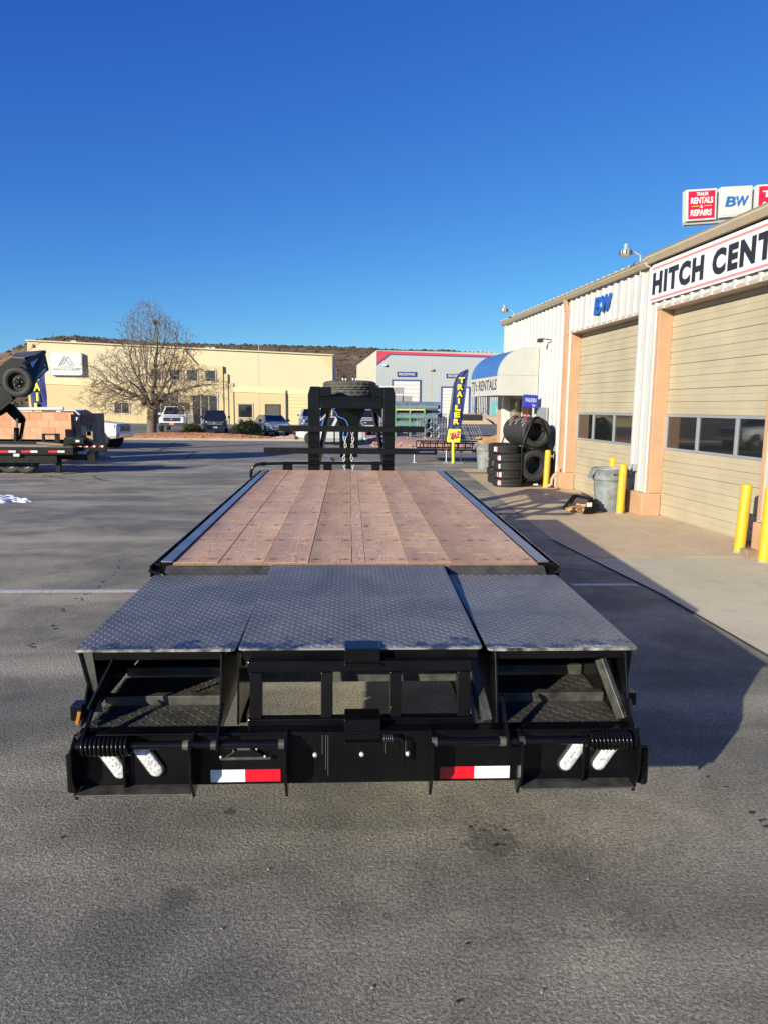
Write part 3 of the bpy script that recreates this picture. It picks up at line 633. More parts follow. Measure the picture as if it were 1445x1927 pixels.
# small wall fittings
lb('electric_box', M_GALV, (-.37, -.287, .30, .41, .82, .95), .01)
b = MB(); b.bar((-.28, 5.55, 3.80), (-.52, 5.62, 3.84), .03); b.box(-.62, -.50, 5.55, 5.70, 3.74, 3.84); b.build('security_camera', M_CRACK, SHOP, .01, world=False)
def yard_lamp(v, z, lab):
    o = LM((-.5, v, z)); E = empty('wall_lamp', o, BA, lab, 'lamp', 'barn lights on the eave')
    m = Matrix.Translation((-.62, v, z+.20)); b = MB()
    b.tube([(-.3, v, z-.30), (-.33, v, z+.08), (-.45, v, z+.13), (-.58, v, z+.16)], .022, 6); b2 = MB(); b2.v = [LM(p) for p in b.v]; b2.f = b.f; b2.sm = b.sm; b2.build('lamp_arm', M_ZINC, E)
    m = BM @ Matrix.Translation((-.63, v, z+.05)) @ Matrix.Scale(.72, 4)
    MB().lathe([(.02, -.02), (.10, .0), (.145, .06), (.15, .12), (.12, .17), (.06, .20), (.055, .30), (.03, .33)], m, 20).build('lamp_head', M_ZINC, E)
    g = MB()
    for k in range(10):
        a = 2*PI*k/10; g.bar(m @ Vector((.152*math.cos(a), .152*math.sin(a), .05)), m @ Vector((.152*math.cos(a), .152*math.sin(a), .15)), .022, .01)
    g.build('lamp_vents', M_CRACK, E)['kind'] = 'stuff'
yard_lamp(.62, 4.86, 'round barn light on curved arm above the pier between the bay doors'); yard_lamp(8.9, 4.86, 'round barn light on the eave above the blue awning')

# wall signs (letters stand on sign boards or straight on the ribs)
LR = BM.to_3x3() @ Vector((0, -1, 0)); UPV = Vector((0, 0, 1))
sg = empty('wall_banner', LM((-.3, .13, 4.3)), BA, 'long white HITCH CENTER banner with two pale red stripes over the near bay', 'sign')
lb2 = lambda name, m, dims, parent: MB().box(*dims, M=BM).build(name, m, parent)
lb2('sign_board', mat('banner_white', (.62, .63, .65), .55, var=.05, vscale=2), (-.312, -.292, -1.42, .14, 3.985, 4.665), sg)
lb2('sign_board', MATS['banner_white'], (-.312, -.292, -8., -1.426, 3.985, 4.665), sg)
lb2('stripe', M_STRIPE, (-.316, -.3135, -8., .139, 4.575, 4.61), sg); lb2('stripe', M_STRIPE, (-.316, -.3135, -8., .139, 4.02, 4.055), sg)
text('lettering', 'HITCH CENTER', M_INK, sg, LM((-.317, .08, 4.315)), LR, UPV, .40, 4.12, .002, off=.055, align='LEFT', spacing=1.2)
def bw_logo(parent, org, right, up, hgt, wid, m, dep, star, backing=None):
    n = right.cross(up)
    text('lettering', 'B', m, parent, org-right*wid*.25, right, up, hgt, wid*.46, dep, off=.03, shear=.1)
    text('lettering', 'W', m, parent, org+right*wid*.24, right, up, hgt, wid*.56, dep, off=.035, shear=.1)
    P = []
    for k in range(10):
        a = PI/2+k*PI/5; rr = hgt*(.19 if k % 2 == 0 else .08); P.append(org-right*wid*.01-up*hgt*.02+right*rr*math.cos(a)+up*rr*math.sin(a)+n*(dep+.001))
    MB().prism(P, n*.003).build('star', star, parent)
lg = empty('wall_logo', LM((-.29, 2.35, 4.27)), BA, 'blue letters B and W with a white star over the far bay', 'sign')
bw_logo(lg, LM((-.292, 2.36, 4.27)), LR, UPV, .37, .86, M_LBLUE, .03, M_WHITE)

# sign cluster on a pole behind the shop
def pole_sign():
    Y = 30.; c = at(1386, 420, Y); E = empty('pole_sign', (c.x+.5, Y+.2, 0), 0, 'row of red and white advertising boxes on a pole behind the shop roof', 'sign')
    pl = MB(); pl.tube([(c.x+.5, Y+.25, 0), (c.x+.5, Y+.25, c.z-.1)], .16, 12); pl.build('pole', M_GALV, E)
    a, d = at(1289, 419, Y), at(1470, 409, Y); MB().bar(a+Vector((0, .2, -.02)), d+Vector((0, .2, .0)), .2, .1).build('cross_beam', M_TRIM, E)
    def bxs(q, fm):
        P = [at(x, y, Y) for x, y in q]; b = MB().prism(P, (0, .35, 0)); o = b.build('sign_box', M_WHITE, E, .02)
        ce = sum(P, Vector())/4; P2 = [ce+(p-ce)*.87+Vector((0, -.012, 0)) for p in P]; MB().prism(P2, (0, .01, 0)).build('sign_face', fm, o)
        r = (P[1]-P[0]).normalized(); u = Vector((0, 0, 1)); return o, ce+Vector((0, -.014, 0)), r, u, (P[1]-P[0]).length
    o, ce, r, u, L = bxs([(1291, 357), (1349, 353.5), (1347, 413), (1290, 417)], M_SRED)
    y = mat('pale_lettering', (.75, .72, .68), .5)
    text('lettering', 'TRAILER', y, o, ce+u*.42, r, u, .13, .50, .01, off=.02); text('lettering', 'RENTALS', y, o, ce+u*.17, r, u, .25, .93, .01, off=.03)
    text('lettering', '&', y, o, ce-u*.07, r, u, .13, None, .01, off=.02); text('lettering', 'REPAIRS', y, o, ce-u*.31, r, u, .25, .88, .01, off=.03)
    MB().bar(ce-r*.42-u*.05, ce-r*.1-u*.05, .01, .02).build('rule', M_FYEL, o); MB().bar(ce+r*.1-u*.05, ce+r*.42-u*.05, .01, .02).build('rule', M_FYEL, o)
    o, ce, r, u, L = bxs([(1357, 351.5), (1416, 348.5), (1413, 405), (1353, 410)], M_WHITE)
    bw_logo(o, ce, r, u, .40, .98, mat('sign_logo_blue', (.02, .13, .40), .5), .012, M_WHITE)
    o, ce, r, u, L = bxs([(1424, 347.5), (1484, 344), (1482, 399), (1421, 403)], M_SRED)
    text('lettering', "TJ's", y, o, ce+u*.16-r*.02, r, u, .34, .85, .01, off=.03); text('lettering', 'Rentals', y, o, ce-u*.24, r, u, .24, .9, .01, off=.02, shear=.3)
pole_sign()

# awning
def awning():
    E = empty('entrance_awning', LM((-.25, 8, 2.37)), BA, "quarter-round blue and white awning lettered TJ's RENTALS over the shop entrance", 'awning')
    x1, v0, v1, zb, zm, zt = -1.44, 6.45, 9.55, 2.37, 2.90, 3.67; x0 = -.29
    arc = [(x1+.0+(x0-x1-.30)*(1-math.cos(a)), zm+(zt-zm)*math.sin(a)) for a in [PI/2*k/12 for k in range(13)]]+[(x0, zt)]
    def mk(pts, fs, name, m, sm=False): b = MB(); b.add([LM(p) for p in pts], fs, sm); return b.build(name, m, E)
    poly = [(x0, v0, zb), (x1, v0, zb)]+[(x, v0, z) for x, z in arc]
    MB().prism([LM(p) for p in poly], BM.to_3x3() @ Vector((0, .02, 0))).build('near_end_panel', M_WAWN, E)
    MB().prism([LM((x, v1, z)) for x, _, z in poly], BM.to_3x3() @ Vector((0, .02, 0))).build('far_end_panel', M_WAWN, E)
    n = len(arc); b = MB(); b.add([LM((x-.002, v0+.021, z)) for x, z in arc]+[LM((x-.002, v1-.001, z)) for x, z in arc], [(i, i+1, n+i+1, n+i) for i in range(n-1)], True)
    b.build('blue_canopy', M_BLUEAWN, E)
    lb2('valance', M_WAWN, (x1-.004, x1+.03, v0+.021, v1-.001, zb, zm-.002), E); lb2('soffit', M_TRIM, (x1+.035, x0, v0+.021, v1-.001, zb+.02, zb+.05), E)
    t = MB(); t.tube([LM((x-.006, v0+.004, z)) for x, z in arc], .012, 5); t.build('edge_piping', M_WAWN, E)
    t = MB(); t.bar(LM((x0, v0-.003, zm+.02)), LM((x1, v0-.003, zm+.02)), .006, .008); t.build('seam', M_GALV, E)
    text('lettering', "TJ's RENTALS", M_INK, E, LM((x1-.005, 8.0, 2.63)), LR, UPV, .40, 2.9, .004, off=.012, spacing=1.05)
awning()
# entrance front under the awning
fr = lb('entrance_front', M_WHITE, [(-.30, -.287, 6.5, 9.3, .0, 2.5)])
lb('entrance_pillar', M_PEACH, (-.50, -.32, 9.15, 9.75, 0, 2.44)); lb('entrance_pillar', M_WHITE, (-.56, -.32, 8.86, 9.14, 0, 2.44), .01)
dr = lb('entrance_door', mat('bronze_frame', (.10, .085, .06), .4), [(-.36, -.31, 7.85, 8.8, .0, 2.30)], .01)
lb('pane', mat('tinted_pane', (.20, .165, .09), .08, spec=.8), (-.372, -.362, 8.0, 8.62, .95, 2.2), parent=dr); lb('pane', M_GLASS, (-.372, -.362, 8.0, 8.62, .15, .85), parent=dr)
lb('handle', M_CHROME, (-.42, -.40, 7.93, 7.96, .9, 1.2), parent=dr)
wn = lb('shop_window', M_WHITE, (-.33, -.31, 6.55, 7.75, .5, 2.2), .01); lb('pane', M_GLASS, (-.345, -.332, 6.75, 7.6, .6, 2.1), parent=wn)
text('lettering', 'TG', M_STRIPE, wn, LM((-.347, 7.2, 1.72)), LR, UPV, .25, .6, .002, off=.02)
lb('vent_shutter', M_GALV, (-.33, -.288, 5.55, 6.35, 1.5, 2.05), .01)

# hanging blue tyre-maker sign on top of the rack
def blue_sign():
    p = LM((-.95, 6.2, 2.0)); E = empty('blue_board', LM((-.72, 6.1, 2.0)), BA, 'small blue tyre dealer board hanging under the awning above the rack', 'sign')
    q = [by(*c, 6.1) for c in ((985, 742), (1012, 744), (1011, 768), (984, 766))]
    o = MB().prism(q[::-1], BM.to_3x3() @ Vector((0, .05, 0))).build('board', M_SBLUE, E, .008)
    ce = sum(q, Vector())/4; r = (q[1]-q[0]).normalized(); n = BM.to_3x3() @ Vector((0, -.002, 0))
    text('lettering', 'FALKEN', M_WHITE, E, ce+n+Vector((0, 0, .03)), r, UPV, .11, .30, .003, off=.012); text('lettering', 'TIRE', M_WHITE, E, ce+n+r*.08-UPV*.11, r, UPV, .05, .10, .003, off=.02)
    for k in (0, 1): MB().bar(q[k]+(q[1-k]-q[k])*.2, Vector((*(q[k]+(q[1-k]-q[k])*.2).xy, 2.39)), .012).build('hanger', M_INK, E)
def by(x, y, V):
    o = BMI @ Vector((0, 0, HC)); d = BMI.to_3x3() @ ray(x, y); return BM @ (o+d*((V-o.y)/d.y))
blue_sign()

# ------------------------------------------------------------------ tyres
def tyre_profile(R, r, wd):
    h = wd/2; g = .012*R/.4
    return [(r, -h*.72), (r+.015, -h*.86), (r+(R-r)*.45, -h), (R-.045, -h*.95), (R-.012, -h*.80), (R, -h*.72), (R, -h*.56), (R-g, -h*.54), (R-g, -h*.48), (R, -h*.46), (R+.002, -h*.16), (R-g, -h*.14), (R-g, -h*.07), (R+.002, -h*.05),
            (R+.002, h*.05), (R-g, h*.07), (R-g, h*.14), (R+.002, h*.16), (R, h*.46), (R-g, h*.48), (R-g, h*.54), (R, h*.56), (R, h*.72), (R-.012, h*.80), (R-.045, h*.95), (r+(R-r)*.45, h), (r+.015, h*.86), (r, h*.72), (r-.004, 0), (r, -h*.72)]
def tyre_mb(M, R=.39, r=.23, wd=.24, n=40, b=None, lugs=0):
    b = b or MB(); pr = tyre_profile(R, r, wd)
    mod = (lambda i, k: (-.013 if ((k+2*(i//6)) % 4 < 1) and 4 < i < 24 else 0)) if lugs else None
    return b.lathe(pr, M, n, mod=mod)
def loose_tyre(M, lab, group, R=.39, r=.24, wd=.21, tags=(), n=40):
    o0 = M @ Vector((0, 0, 0)); E = empty('tyre', o0, 0, lab, 'tyre', group)
    t = tyre_mb(M, R, r, wd, n).build('rubber', M_RUBBER, E)
    for ang, m, wd_, l_ in tags:
        b = MB(); N = 5; vs = []
        for k in range(N):
            a = ang+wd_*(k/(N-1)-.5)/R
            for z in (-l_/2, l_/2): vs.append(M @ Vector(((R+.006)*math.cos(a), (R+.006)*math.sin(a), z)))
        b.add(vs, [(2*k, 2*k+1, 2*k+3, 2*k+2) for k in range(N-1)]); b.build('paper_label', m, E)
    return E
# near stack of five and the stack behind it, lying flat
pinkm = mat('label_pink', (.75, .25, .32), .6)
c1 = gr(962, 918); c1 = LM(((BMI @ c1).x, (BMI @ c1).y+.40, 0))
names = ['bottom', 'second from the ground', 'middle', 'second from the top', 'top']
for k in range(5):
    j = random.Random(k); M = Matrix.Translation((c1.x+j.uniform(-.02, .02)-(.10 if k == 4 else 0), c1.y, .115+k*.213)) @ Matrix.Rotation(rad(2.5 if k == 4 else 0), 4, 'Y') @ Matrix.Rotation(j.random(), 4, 'Z')
    a = -PI/2-.72
    M2 = Matrix.Translation(M.translation) @ Matrix.Rotation(rad(2.5 if k == 4 else 0), 4, 'Y')
    loose_tyre(M2, '%s tyre of the near flat stack of five beside the yellow bollard' % names[k], 'tyres lying in two stacks', .405, .25, .225, tags=[(a+.12*j.uniform(-1, 1), M_WHITE if k % 2 else pinkm, .06, .12), (a-.13, pinkm if k % 2 else M_WHITE, .04, .11)], n=44)
c2 = Vector((c1.x+.04, c1.y+.86, 0))
for k in range(5):
    j = random.Random(k+20); M2 = Matrix.Translation((c2.x+j.uniform(-.02, .02), c2.y, .115+k*.213))
    loose_tyre(M2, '%s tyre of the rear flat stack behind the near one' % names[k], 'tyres lying in two stacks', .405, .25, .225, tags=[(-PI/2-.82+.05*j.uniform(-1, 1), pinkm if k % 2 == 0 else M_WHITE, .07, .12)], n=44)
# rack with two rows of upright tyres
ax = BM.to_3x3() @ Vector((0, 1, 0))
rc = BMI @ gr(1010, 917)
RX, RV = -.86, 4.75
def rack():
    E = empty('tyre_rack', LM((RX, RV+.9, 0)), BA, 'black tubular two-tier rack holding rows of upright tyres by the shop wall', 'rack')
    for v in (RV-.02, RV+1.85):
        b = MB(); b.tube([LM(p) for p in ((RX-.36, v, 0), (RX-.36, v, 1.02), (RX-.30, v, 1.25), (RX-.12, v, 1.72), (RX-.05, v, 1.80), (RX+.05, v, 1.80), (RX+.12, v, 1.72), (RX+.32, v, 1.3), (RX+.38, v, 1.02), (RX+.38, v, 0))], .021, 7); b.build('rack_frame', M_BLACKM, E)
    for x, z in ((RX-.2, 1.0), (RX+.2, 1.0), (RX-.36, .98), (RX+.38, .98), (RX-.2, .16), (RX+.2, .16)):
        b = MB(); b.bar(LM((x, RV, z)), LM((x, RV+1.9, z)), .035, .05); b.build('rail', M_BLACKM, E)
    b = MB(); b.tube([LM(p) for p in ((-.33, RV+.2, 0), (-.33, RV+.2, 1.40), (-.42, RV+.2, 1.45), (-.75, RV+.2, 1.45))], .014, 6); b.build('hose_hoop', M_BLACKM, E)
    b = MB(); b.box(RX-.36, RX+.38, RV+.0, RV+.03, .05, .10, M=BM); b.build('cross_bar', M_BLACKM, E)
    lb2('plate', M_WHITE, (RX-.02, RX+.1, RV-.006, RV-.002, .055, .095), E)
rack()
for row, z, n in (('upper', 1.41, 8), ('lower', .57, 7)):
    for k in range(n):
        M = frame_to(ax, LM((RX+.02, RV+.12+k*.225, z-(.0 if row == 'upper' else .01))))
        pos = ['nearest', 'second', 'third', 'fourth', 'fifth', 'sixth', 'seventh', 'farthest'][k]
        tg = []
        if row == 'upper': dl = (M.inverted().to_3x3() @ Vector((-.62, -.0, .78))); a0 = math.atan2(dl.y, dl.x); tg = [(a0+.12*((k*37) % 5-2), M_WHITE, .20, .05), (a0+.12*((k*37) % 5-2)+.1, pinkm, .12, .052)]
        loose_tyre(M, '%s tyre in the %s row of the black rack' % (pos, row), 'tyres standing in the rack', .385 if row == 'upper' else .40, .235, .215, tags=tg, n=40)

# ------------------------------------------------------------------ bins
def bin_(p, s, lab, m=M_CAN, brute=True):
    E = empty('rubbish_bin', p, 0, lab, 'bin', 'grey round rubbish bins'); M = Matrix.Translation(p)
    MB().lathe([(.0, .0), (.235*s, .0), (.245*s, .02*s), (.30*s, .62*s), (.305*s, .64*s)], M, 32).build('body', m, E)
    MB().lathe([(.303*s, .62*s), (.325*s, .625*s), (.33*s, .66*s), (.335*s, .83*s), (.345*s, .835*s), (.345*s, .86*s), (.325*s, .865*s), (.31*s, .84*s), (.29*s, .4*s), (.22*s, .05*s), (0, .05*s)], M, 32).build('rim_collar', m, E)
    for a in (-1, 1):
        b = MB(); xx = a*.33*s; b.prism([(xx, -.12*s, .80*s), (xx+a*.075*s, -.10*s, .66*s), (xx+a*.075*s, .10*s, .66*s), (xx, .12*s, .80*s), (xx, .12*s, .84*s), (xx, -.12*s, .84*s)], (a*.012, 0, .0), M); b.build('grip', m, E)
    if brute:
        t = text('lettering', 'BRUTE', M_INK, E, Vector(p)+Vector((.03, -.338*s, .75*s)), (1, 0, 0), UPV, .035, .15, .002, off=.03)
    return E
c = gr(1148, 967); bin_((c.x+.10, c.y+.44, 0), 1.0, 'grey round plastic bin lettered BRUTE between the two bay doors')
c = gr(915, 885); bin_((c.x, c.y+.25, 0), 1.02, 'far grey plastic bin behind the stacked tyres near the small black trailer', brute=False)
# cardboard box on the far bin
bc = empty('cardboard_box', (c.x+.05, c.y+.35, .88), rad(15), 'open cardboard box standing on the far grey bin', 'box')
b = MB(); M = W4(bc)
for d in ((-.25, .25, -.2, -.19, 0, .18), (-.25, .25, .19, .2, 0, .2), (-.25, -.24, -.19, .19, 0, .2), (.24, .25, -.19, .19, 0, .2), (-.24, .24, -.19, .19, 0, .01)): b.box(*d, M=M)
b.prism([(.25, -.19, .2), (.25, .19, .2), (.42, .19, .26), (.42, -.19, .26)], (0, 0, .005), M); b.prism([(-.25, -.19, .2), (-.25, .19, .2), (-.38, .19, .13), (-.38, -.19, .13)], (0, 0, .005), M); b.build('carton', M_CARD, bc)

# ------------------------------------------------------------------ bollards
def bollard(p, h, lab, seam=0., lean=0.):
    E = empty('bollard', p, 0, lab, 'bollard', 'yellow steel bollards along the bay doors'); M = Matrix.Translation(p) @ Matrix.Rotation(lean, 4, 'Y')
    r = .075; MB().lathe([(r, 0), (r, h-.01), (r*.97, h+.004), (r*.6, h+.018), (0, h+.024)], M, 24).build('post', M_YEL, E)
    MB().lathe([(r+.012, 0), (r+.008, .02), (r+.001, .03)], M, 20).build('base_collar', M_CURB, E)
    if seam: MB().lathe([(r+.0005, seam), (r+.002, seam+.004), (r+.0005, seam+.008)], M, 24).build('weld_seam', mat('dull_yellow', (.45, .30, .02), .6), E)
def bp(x, y): p = gr(x, y); return (p.x, p.y+.05, 0)
bollard(bp(1167, 967), .95, 'yellow bollard touching the grey bin between the bay doors', .47, rad(1.2))
bollard(bp(1393, 1041), .97, 'yellow bollard at the near bay door beside the wooden block', 0, rad(2))
bollard(bp(1440, 1060), .99, 'yellow bollard cut by the right edge of the photo', 0, rad(1))
bollard(bp(1027, 918), .95, 'yellow bollard beside the tyre rack', 0, rad(1.2))
pz = gr(1149, 950); bollard((at(1152, 870, 15.3).x, 15.3, 0), .95, 'yellow bollard mostly hidden behind the grey bin')
# wooden blocks by the bollards
c = gr(1411, 1053); o = empty('wooden_block', (c.x+.03, c.y+.06, 0), rad(8), 'short brown timber block at the foot of the near bay bollards', 'timber block')
MB().box(-.085, .085, -.05, .12, 0, .13, M=W4(o)).build('block', M_WOODG, o, .008)
c = gr(1420, 1035); o = empty('cardboard_sheet', (c.x+.02, c.y+.42, 0), rad(-6), 'flat tan cardboard piece standing behind the right edge bollards', 'cardboard')
MB().box(-.06, .06, -.06, .06, 0, .52, M=W4(o)).build('sheet', M_CARD, o, .004)
# hitch part on the apron
def hitch_part():
    a = gr(1064, 957); E = empty('hitch_bracket', a, 0, 'black fifth-wheel hitch bracket lying on the apron beside the grey bin', 'hitch')
    P = lambda x, y, dz: (lambda q: Vector((q.x, q.y, dz)))(gr(x, y))
    g = P(1064, 957, 0)
    b = MB(); b.prism([g+Vector(q) for q in ((-.07, 0, 0), (.07, 0, 0), (.20, 0, .22), (.27, 0, .24), (.27, 0, .29), (.13, 0, .28))], (0, .05, 0)); b.build('side_arm', M_BLACKM, E, .004)
    h = P(1104, 968, 0)
    b = MB(); b.prism([h+Vector(q) for q in ((-.08, 0, 0), (.10, 0, 0), (.16, 0, .28), (.02, 0, .30))], (0, .05, 0)); b.build('side_arm', M_BLACKM, E, .004)
    MB().bar(g+Vector((.22, .03, .26)), h+Vector((.08, .03, .30)), .06, .06).build('cross_tube', M_BLACKM, E); MB().tube([g+Vector((.35, .1, .31)), h+Vector((.1, .15, .33))], .018, 7).build('pin', M_CHROME, E)
    b = MB(); b.tube([h+Vector((.15, .02, .12)), h+Vector((.15, .08, .12))], .10, 16); b.build('wheel', M_BLACKM, E); MB().box(h.x-.02, h.x+.08, h.y-.006, h.y-.002, .15, .23).build('paper_tag', M_WHITE, E)
    o = empty('scrap_wood', (h.x-.16, h.y+.25, 0), 0, 'small pile of splintered orange wood beside the hitch bracket', 'wood'); r = random.Random(2); b = MB()
    for k in range(12): m = W4(o) @ Matrix.Translation((r.uniform(-.2, .2), r.uniform(-.12, .15), .01+.012*k)) @ Matrix.Rotation(r.random()*3, 4, 'Z') @ Matrix.Rotation(r.uniform(-.15, .15), 4, 'Y'); b.box(-.10, .10, -.035, .035, 0, .03, m)
    b.build('splinters', mat('fresh_split_wood', (.50, .27, .12), .8, var=.2), o)
hitch_part()
c = gr(1245, 952)
sheet_ = gr(875, 890); o = MB().box(sheet_.x-.05, sheet_.x+.75, sheet_.y-.35, sheet_.y+.05, .0045, .02).build('floor_mat', mat('grey_mat', (.13, .13, .12), .9)); tag(o, 'flat dark drain cover on the tan apron left of the tyres', 'drain cover')
# ================================================================== the flat-deck trailer
TX = .055
TR = empty('gooseneck_trailer', (TX, 6.5, 0), 0, 'long black gooseneck trailer with timber deck and folded tread-plate ramps', 'trailer')
def Z0(Y): return .96+(Y-4.49)*.0205+.045          # deck surface height (nose slightly up)
def pz(x, Y, z): return Vector((x, Y, z))
# planks: eight wide and one narrow, laid lengthwise
YD0, YD1 = 4.50, 10.0
SL = math.atan(.0205)
bounds = [-1.12, -.835, -.545, -.26, .02, .107, .388, .668, .95, 1.228]
def deckM(x, z=0): return Matrix.Translation((x, YD0, Z0(YD0)+z)) @ Matrix.Rotation(SL, 4, 'X')
for i, (a, c) in enumerate(zip(bounds, bounds[1:])):
    o = bpy.data.objects.new('deck_plank', None)
    b = MB(); wd = c-a-.0042; L = (YD1-YD0)/math.cos(SL); jit = random.Random(i).uniform(-.004, .004)
    e = .0012; prof = [(-wd/2, -.045), (wd/2, -.045), (wd/2, -e), (wd/2-e, 0), (-wd/2+e, 0), (-wd/2, -e)]
    b.prism([(x, 0, z) for x, z in prof], (0, L, 0)); bpy.data.objects.remove(o)
    o = b.build('deck_plank', M_PLANK, None, world=False); o.parent = TR
    o.matrix_local = W4(TR).inverted() @ deckM((a+c)/2, jit*.4)
b = MB(); 
for k, Y in enumerate([YD0+.10+.61*q for q in range(10)]):
    for a, c in zip(bounds, bounds[1:]):
        for x in ((a+.045, c-.045) if c-a > .15 else ((a+c)/2,)):
            j = random.Random(k*31+int(a*100)); M = Matrix.Translation((x+j.uniform(-.008, .008), Y+j.uniform(-.012, .012), Z0(Y)+.0012)); b.disc(.0095, M, 8)
b.build('deck_screws', mat('screw_heads', (.03, .02, .016), .6), TR)['kind'] = 'stuff'
# edges of the deck
def side_rail(sx, xw):
    x0, x1 = (xw-.075, xw-.004) if sx < 0 else (xw+.004, xw+.075)
    b = MB(); d = Vector((0, YD1-YD0+.02, .0205*(YD1-YD0+.02)))
    z = Z0(YD0); b.prism([(x0, YD0-.005, z+.002), (x1, YD0-.005, z+.002), (x1, YD0-.005, z+.012), (x0, YD0-.005, z+.012)], d); b.build('top_flange', M_RAIL, TR, .003)
    b = MB(); b.prism([(x0, YD0, z-.15), (x1, YD0, z-.15), (x1, YD0, z+.001), (x0, YD0, z+.001)], d); b.build('side_channel', M_BLACK, TR, .004)
    xo = x0-.055 if sx < 0 else x1+.055
    b = MB(); b.bar(pz(xo, YD0-.05, z-.045), pz(xo, YD1+.04, Z0(YD1)-.045), .012, .075); b.build('rub_rail', M_BLACK, TR, .003)
    for k in range(10):
        Y = YD0+.04+k*.60; xm = (xo+(x0 if sx < 0 else x1))/2; zz = Z0(Y)
        p = MB(); h = .027
        for q in ((xm-h, xm+h, Y-.045, Y-.038), (xm-h, xm+h, Y+.038, Y+.045)): p.box(*q, zz-.15, zz-.002)
        p.box(min(xo, x0 if sx < 0 else x1), max(xo, x0 if sx < 0 else x1), Y-.036, Y+.036, zz-.145, zz-.06); p.build('stake_pocket', M_BLACK, TR, .002)
    # corner piece
    b = MB(); b.tube([(xo, YD0+.02, z-.03), (xo-.0, YD0-.06, z-.04), ((x0+x1)/2, YD0-.09, z-.06)], .012, 7); b.build('corner_weld', M_BLACK, TR)
side_rail(-1, bounds[0]); side_rail(1, bounds[-1])
M_EDGE = mat('wood_edge_strip', (.22, .12, .07), .6, var=.2, vscale=20)
MB().box(bounds[0], bounds[-1], YD0-.008, YD0-.003, Z0(YD0)-.05, Z0(YD0)-.001).build('edge_strip', M_EDGE, TR)

# tread plates with raised lens-shaped lugs
def lug(b, M, l, w_, h):
    P = [(-l, 0, 0), (-l*.4, -w_, 0), (l*.4, -w_, 0), (l, 0, 0), (l*.4, w_, 0), (-l*.4, w_, 0), (-l*.55, 0, h), (l*.55, 0, h)]
    b.add([M @ Vector(p) for p in P], [(0, 1, 6), (1, 2, 7, 6), (2, 3, 7), (3, 4, 7), (4, 5, 6, 7), (5, 0, 6)])
def tread(name, x0, x1, y0, y1, z0, z1, parent, m=M_TREAD, lh=.0028, pitch=.0265, rc=.02, th=.008, sc=1.):
    """plate from (y0,z0) to (y1,z1); lugs joined as one part"""
    L = math.hypot(y1-y0, z1-z0); M = Matrix.Translation(((x0+x1)/2, y0, z0)) @ Matrix.Rotation(math.atan2(z1-z0, y1-y0), 4, 'X'); hw = (x1-x0)/2
    pts = []
    for cx_, cy_, a0 in ((hw-rc, rc, -PI/2), (hw-rc, L-rc, 0), (-hw+rc, L-rc, PI/2), (-hw+rc, rc, PI)): pts += [(cx_+rc*math.cos(a0+PI/2*k/4), cy_+rc*math.sin(a0+PI/2*k/4), -th) for k in range(5)]
    o = MB().prism([M @ Vector(p) for p in pts], (M.to_3x3() @ Vector((0, 0, th)))).build(name, m, parent)
    b = MB(); nx = int((2*hw-.02)/pitch); ny = int((L-.02)/pitch)
    for i in range(nx+1):
        for j in range(ny+1):
            x = -hw+.012+i*pitch; y = .012+j*pitch
            if (abs(x) > hw-rc*1.1) and (y < rc or y > L-rc): continue
            a = PI/4 if (i+j) % 2 else -PI/4
            lug(b, M @ Matrix.Translation((x, y, 0)) @ Matrix.Rotation(a, 4, 'Z'), pitch*.56*sc, pitch*.17, lh)
    l_ = b.build('raised_lugs', m, o); l_['kind'] = 'stuff'; return o
RAMPT = [(-1.216, -.505, 3.085, 4.40, .92, .948, 'left'), (.630, 1.327, 3.07, 4.40, .92, .948, 'right')]
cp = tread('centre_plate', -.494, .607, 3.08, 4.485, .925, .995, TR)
cp['label'] = 'centre tread plate between the ramps'
for side, x0, x1 in (('l', -1.16, -.50), ('r', .64, 1.27)):
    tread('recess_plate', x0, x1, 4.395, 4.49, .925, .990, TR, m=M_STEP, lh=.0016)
r = random.Random(11)
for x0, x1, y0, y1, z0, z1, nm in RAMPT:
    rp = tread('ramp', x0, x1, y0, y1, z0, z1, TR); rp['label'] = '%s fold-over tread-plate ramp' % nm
    # bright scuffed rear lip
    MB().bar((x0+.02, y0-.003, z0-.001), (x1-.02, y0-.003, z0-.001), .006, .012).build('scuffed_lip', mat('bare_scuffed_steel', (.02, .02, .02), .4, .2, col2=(.42, .39, .35), vscale=22), rp)
    # frame under the plate
    b = MB(); b.box(x0+.03, x1-.04, y0+.03, y0+.08, z0-.058, z0-.0095); fr_ = b.build('ramp_beam', M_BLACK, rp, .004)
    for xx in (x0+.03, x1-.07): 
        b = MB(); b.prism([(xx, y0+.085, z0-.055), (xx+.04, y0+.085, z0-.055), (xx+.04, y0+.085, z0-.008), (xx, y0+.085, z0-.008)], (0, y1-y0-.12, z1-z0)); b.build('ramp_beam', M_BLACK, rp, .003)
def poly_plate(pts, th, name, m, parent, axis=(1, 0, 0), bevel=.002): return MB().prism([Vector(p) for p in pts], Vector(axis)*th).build(name, m, parent, bevel)
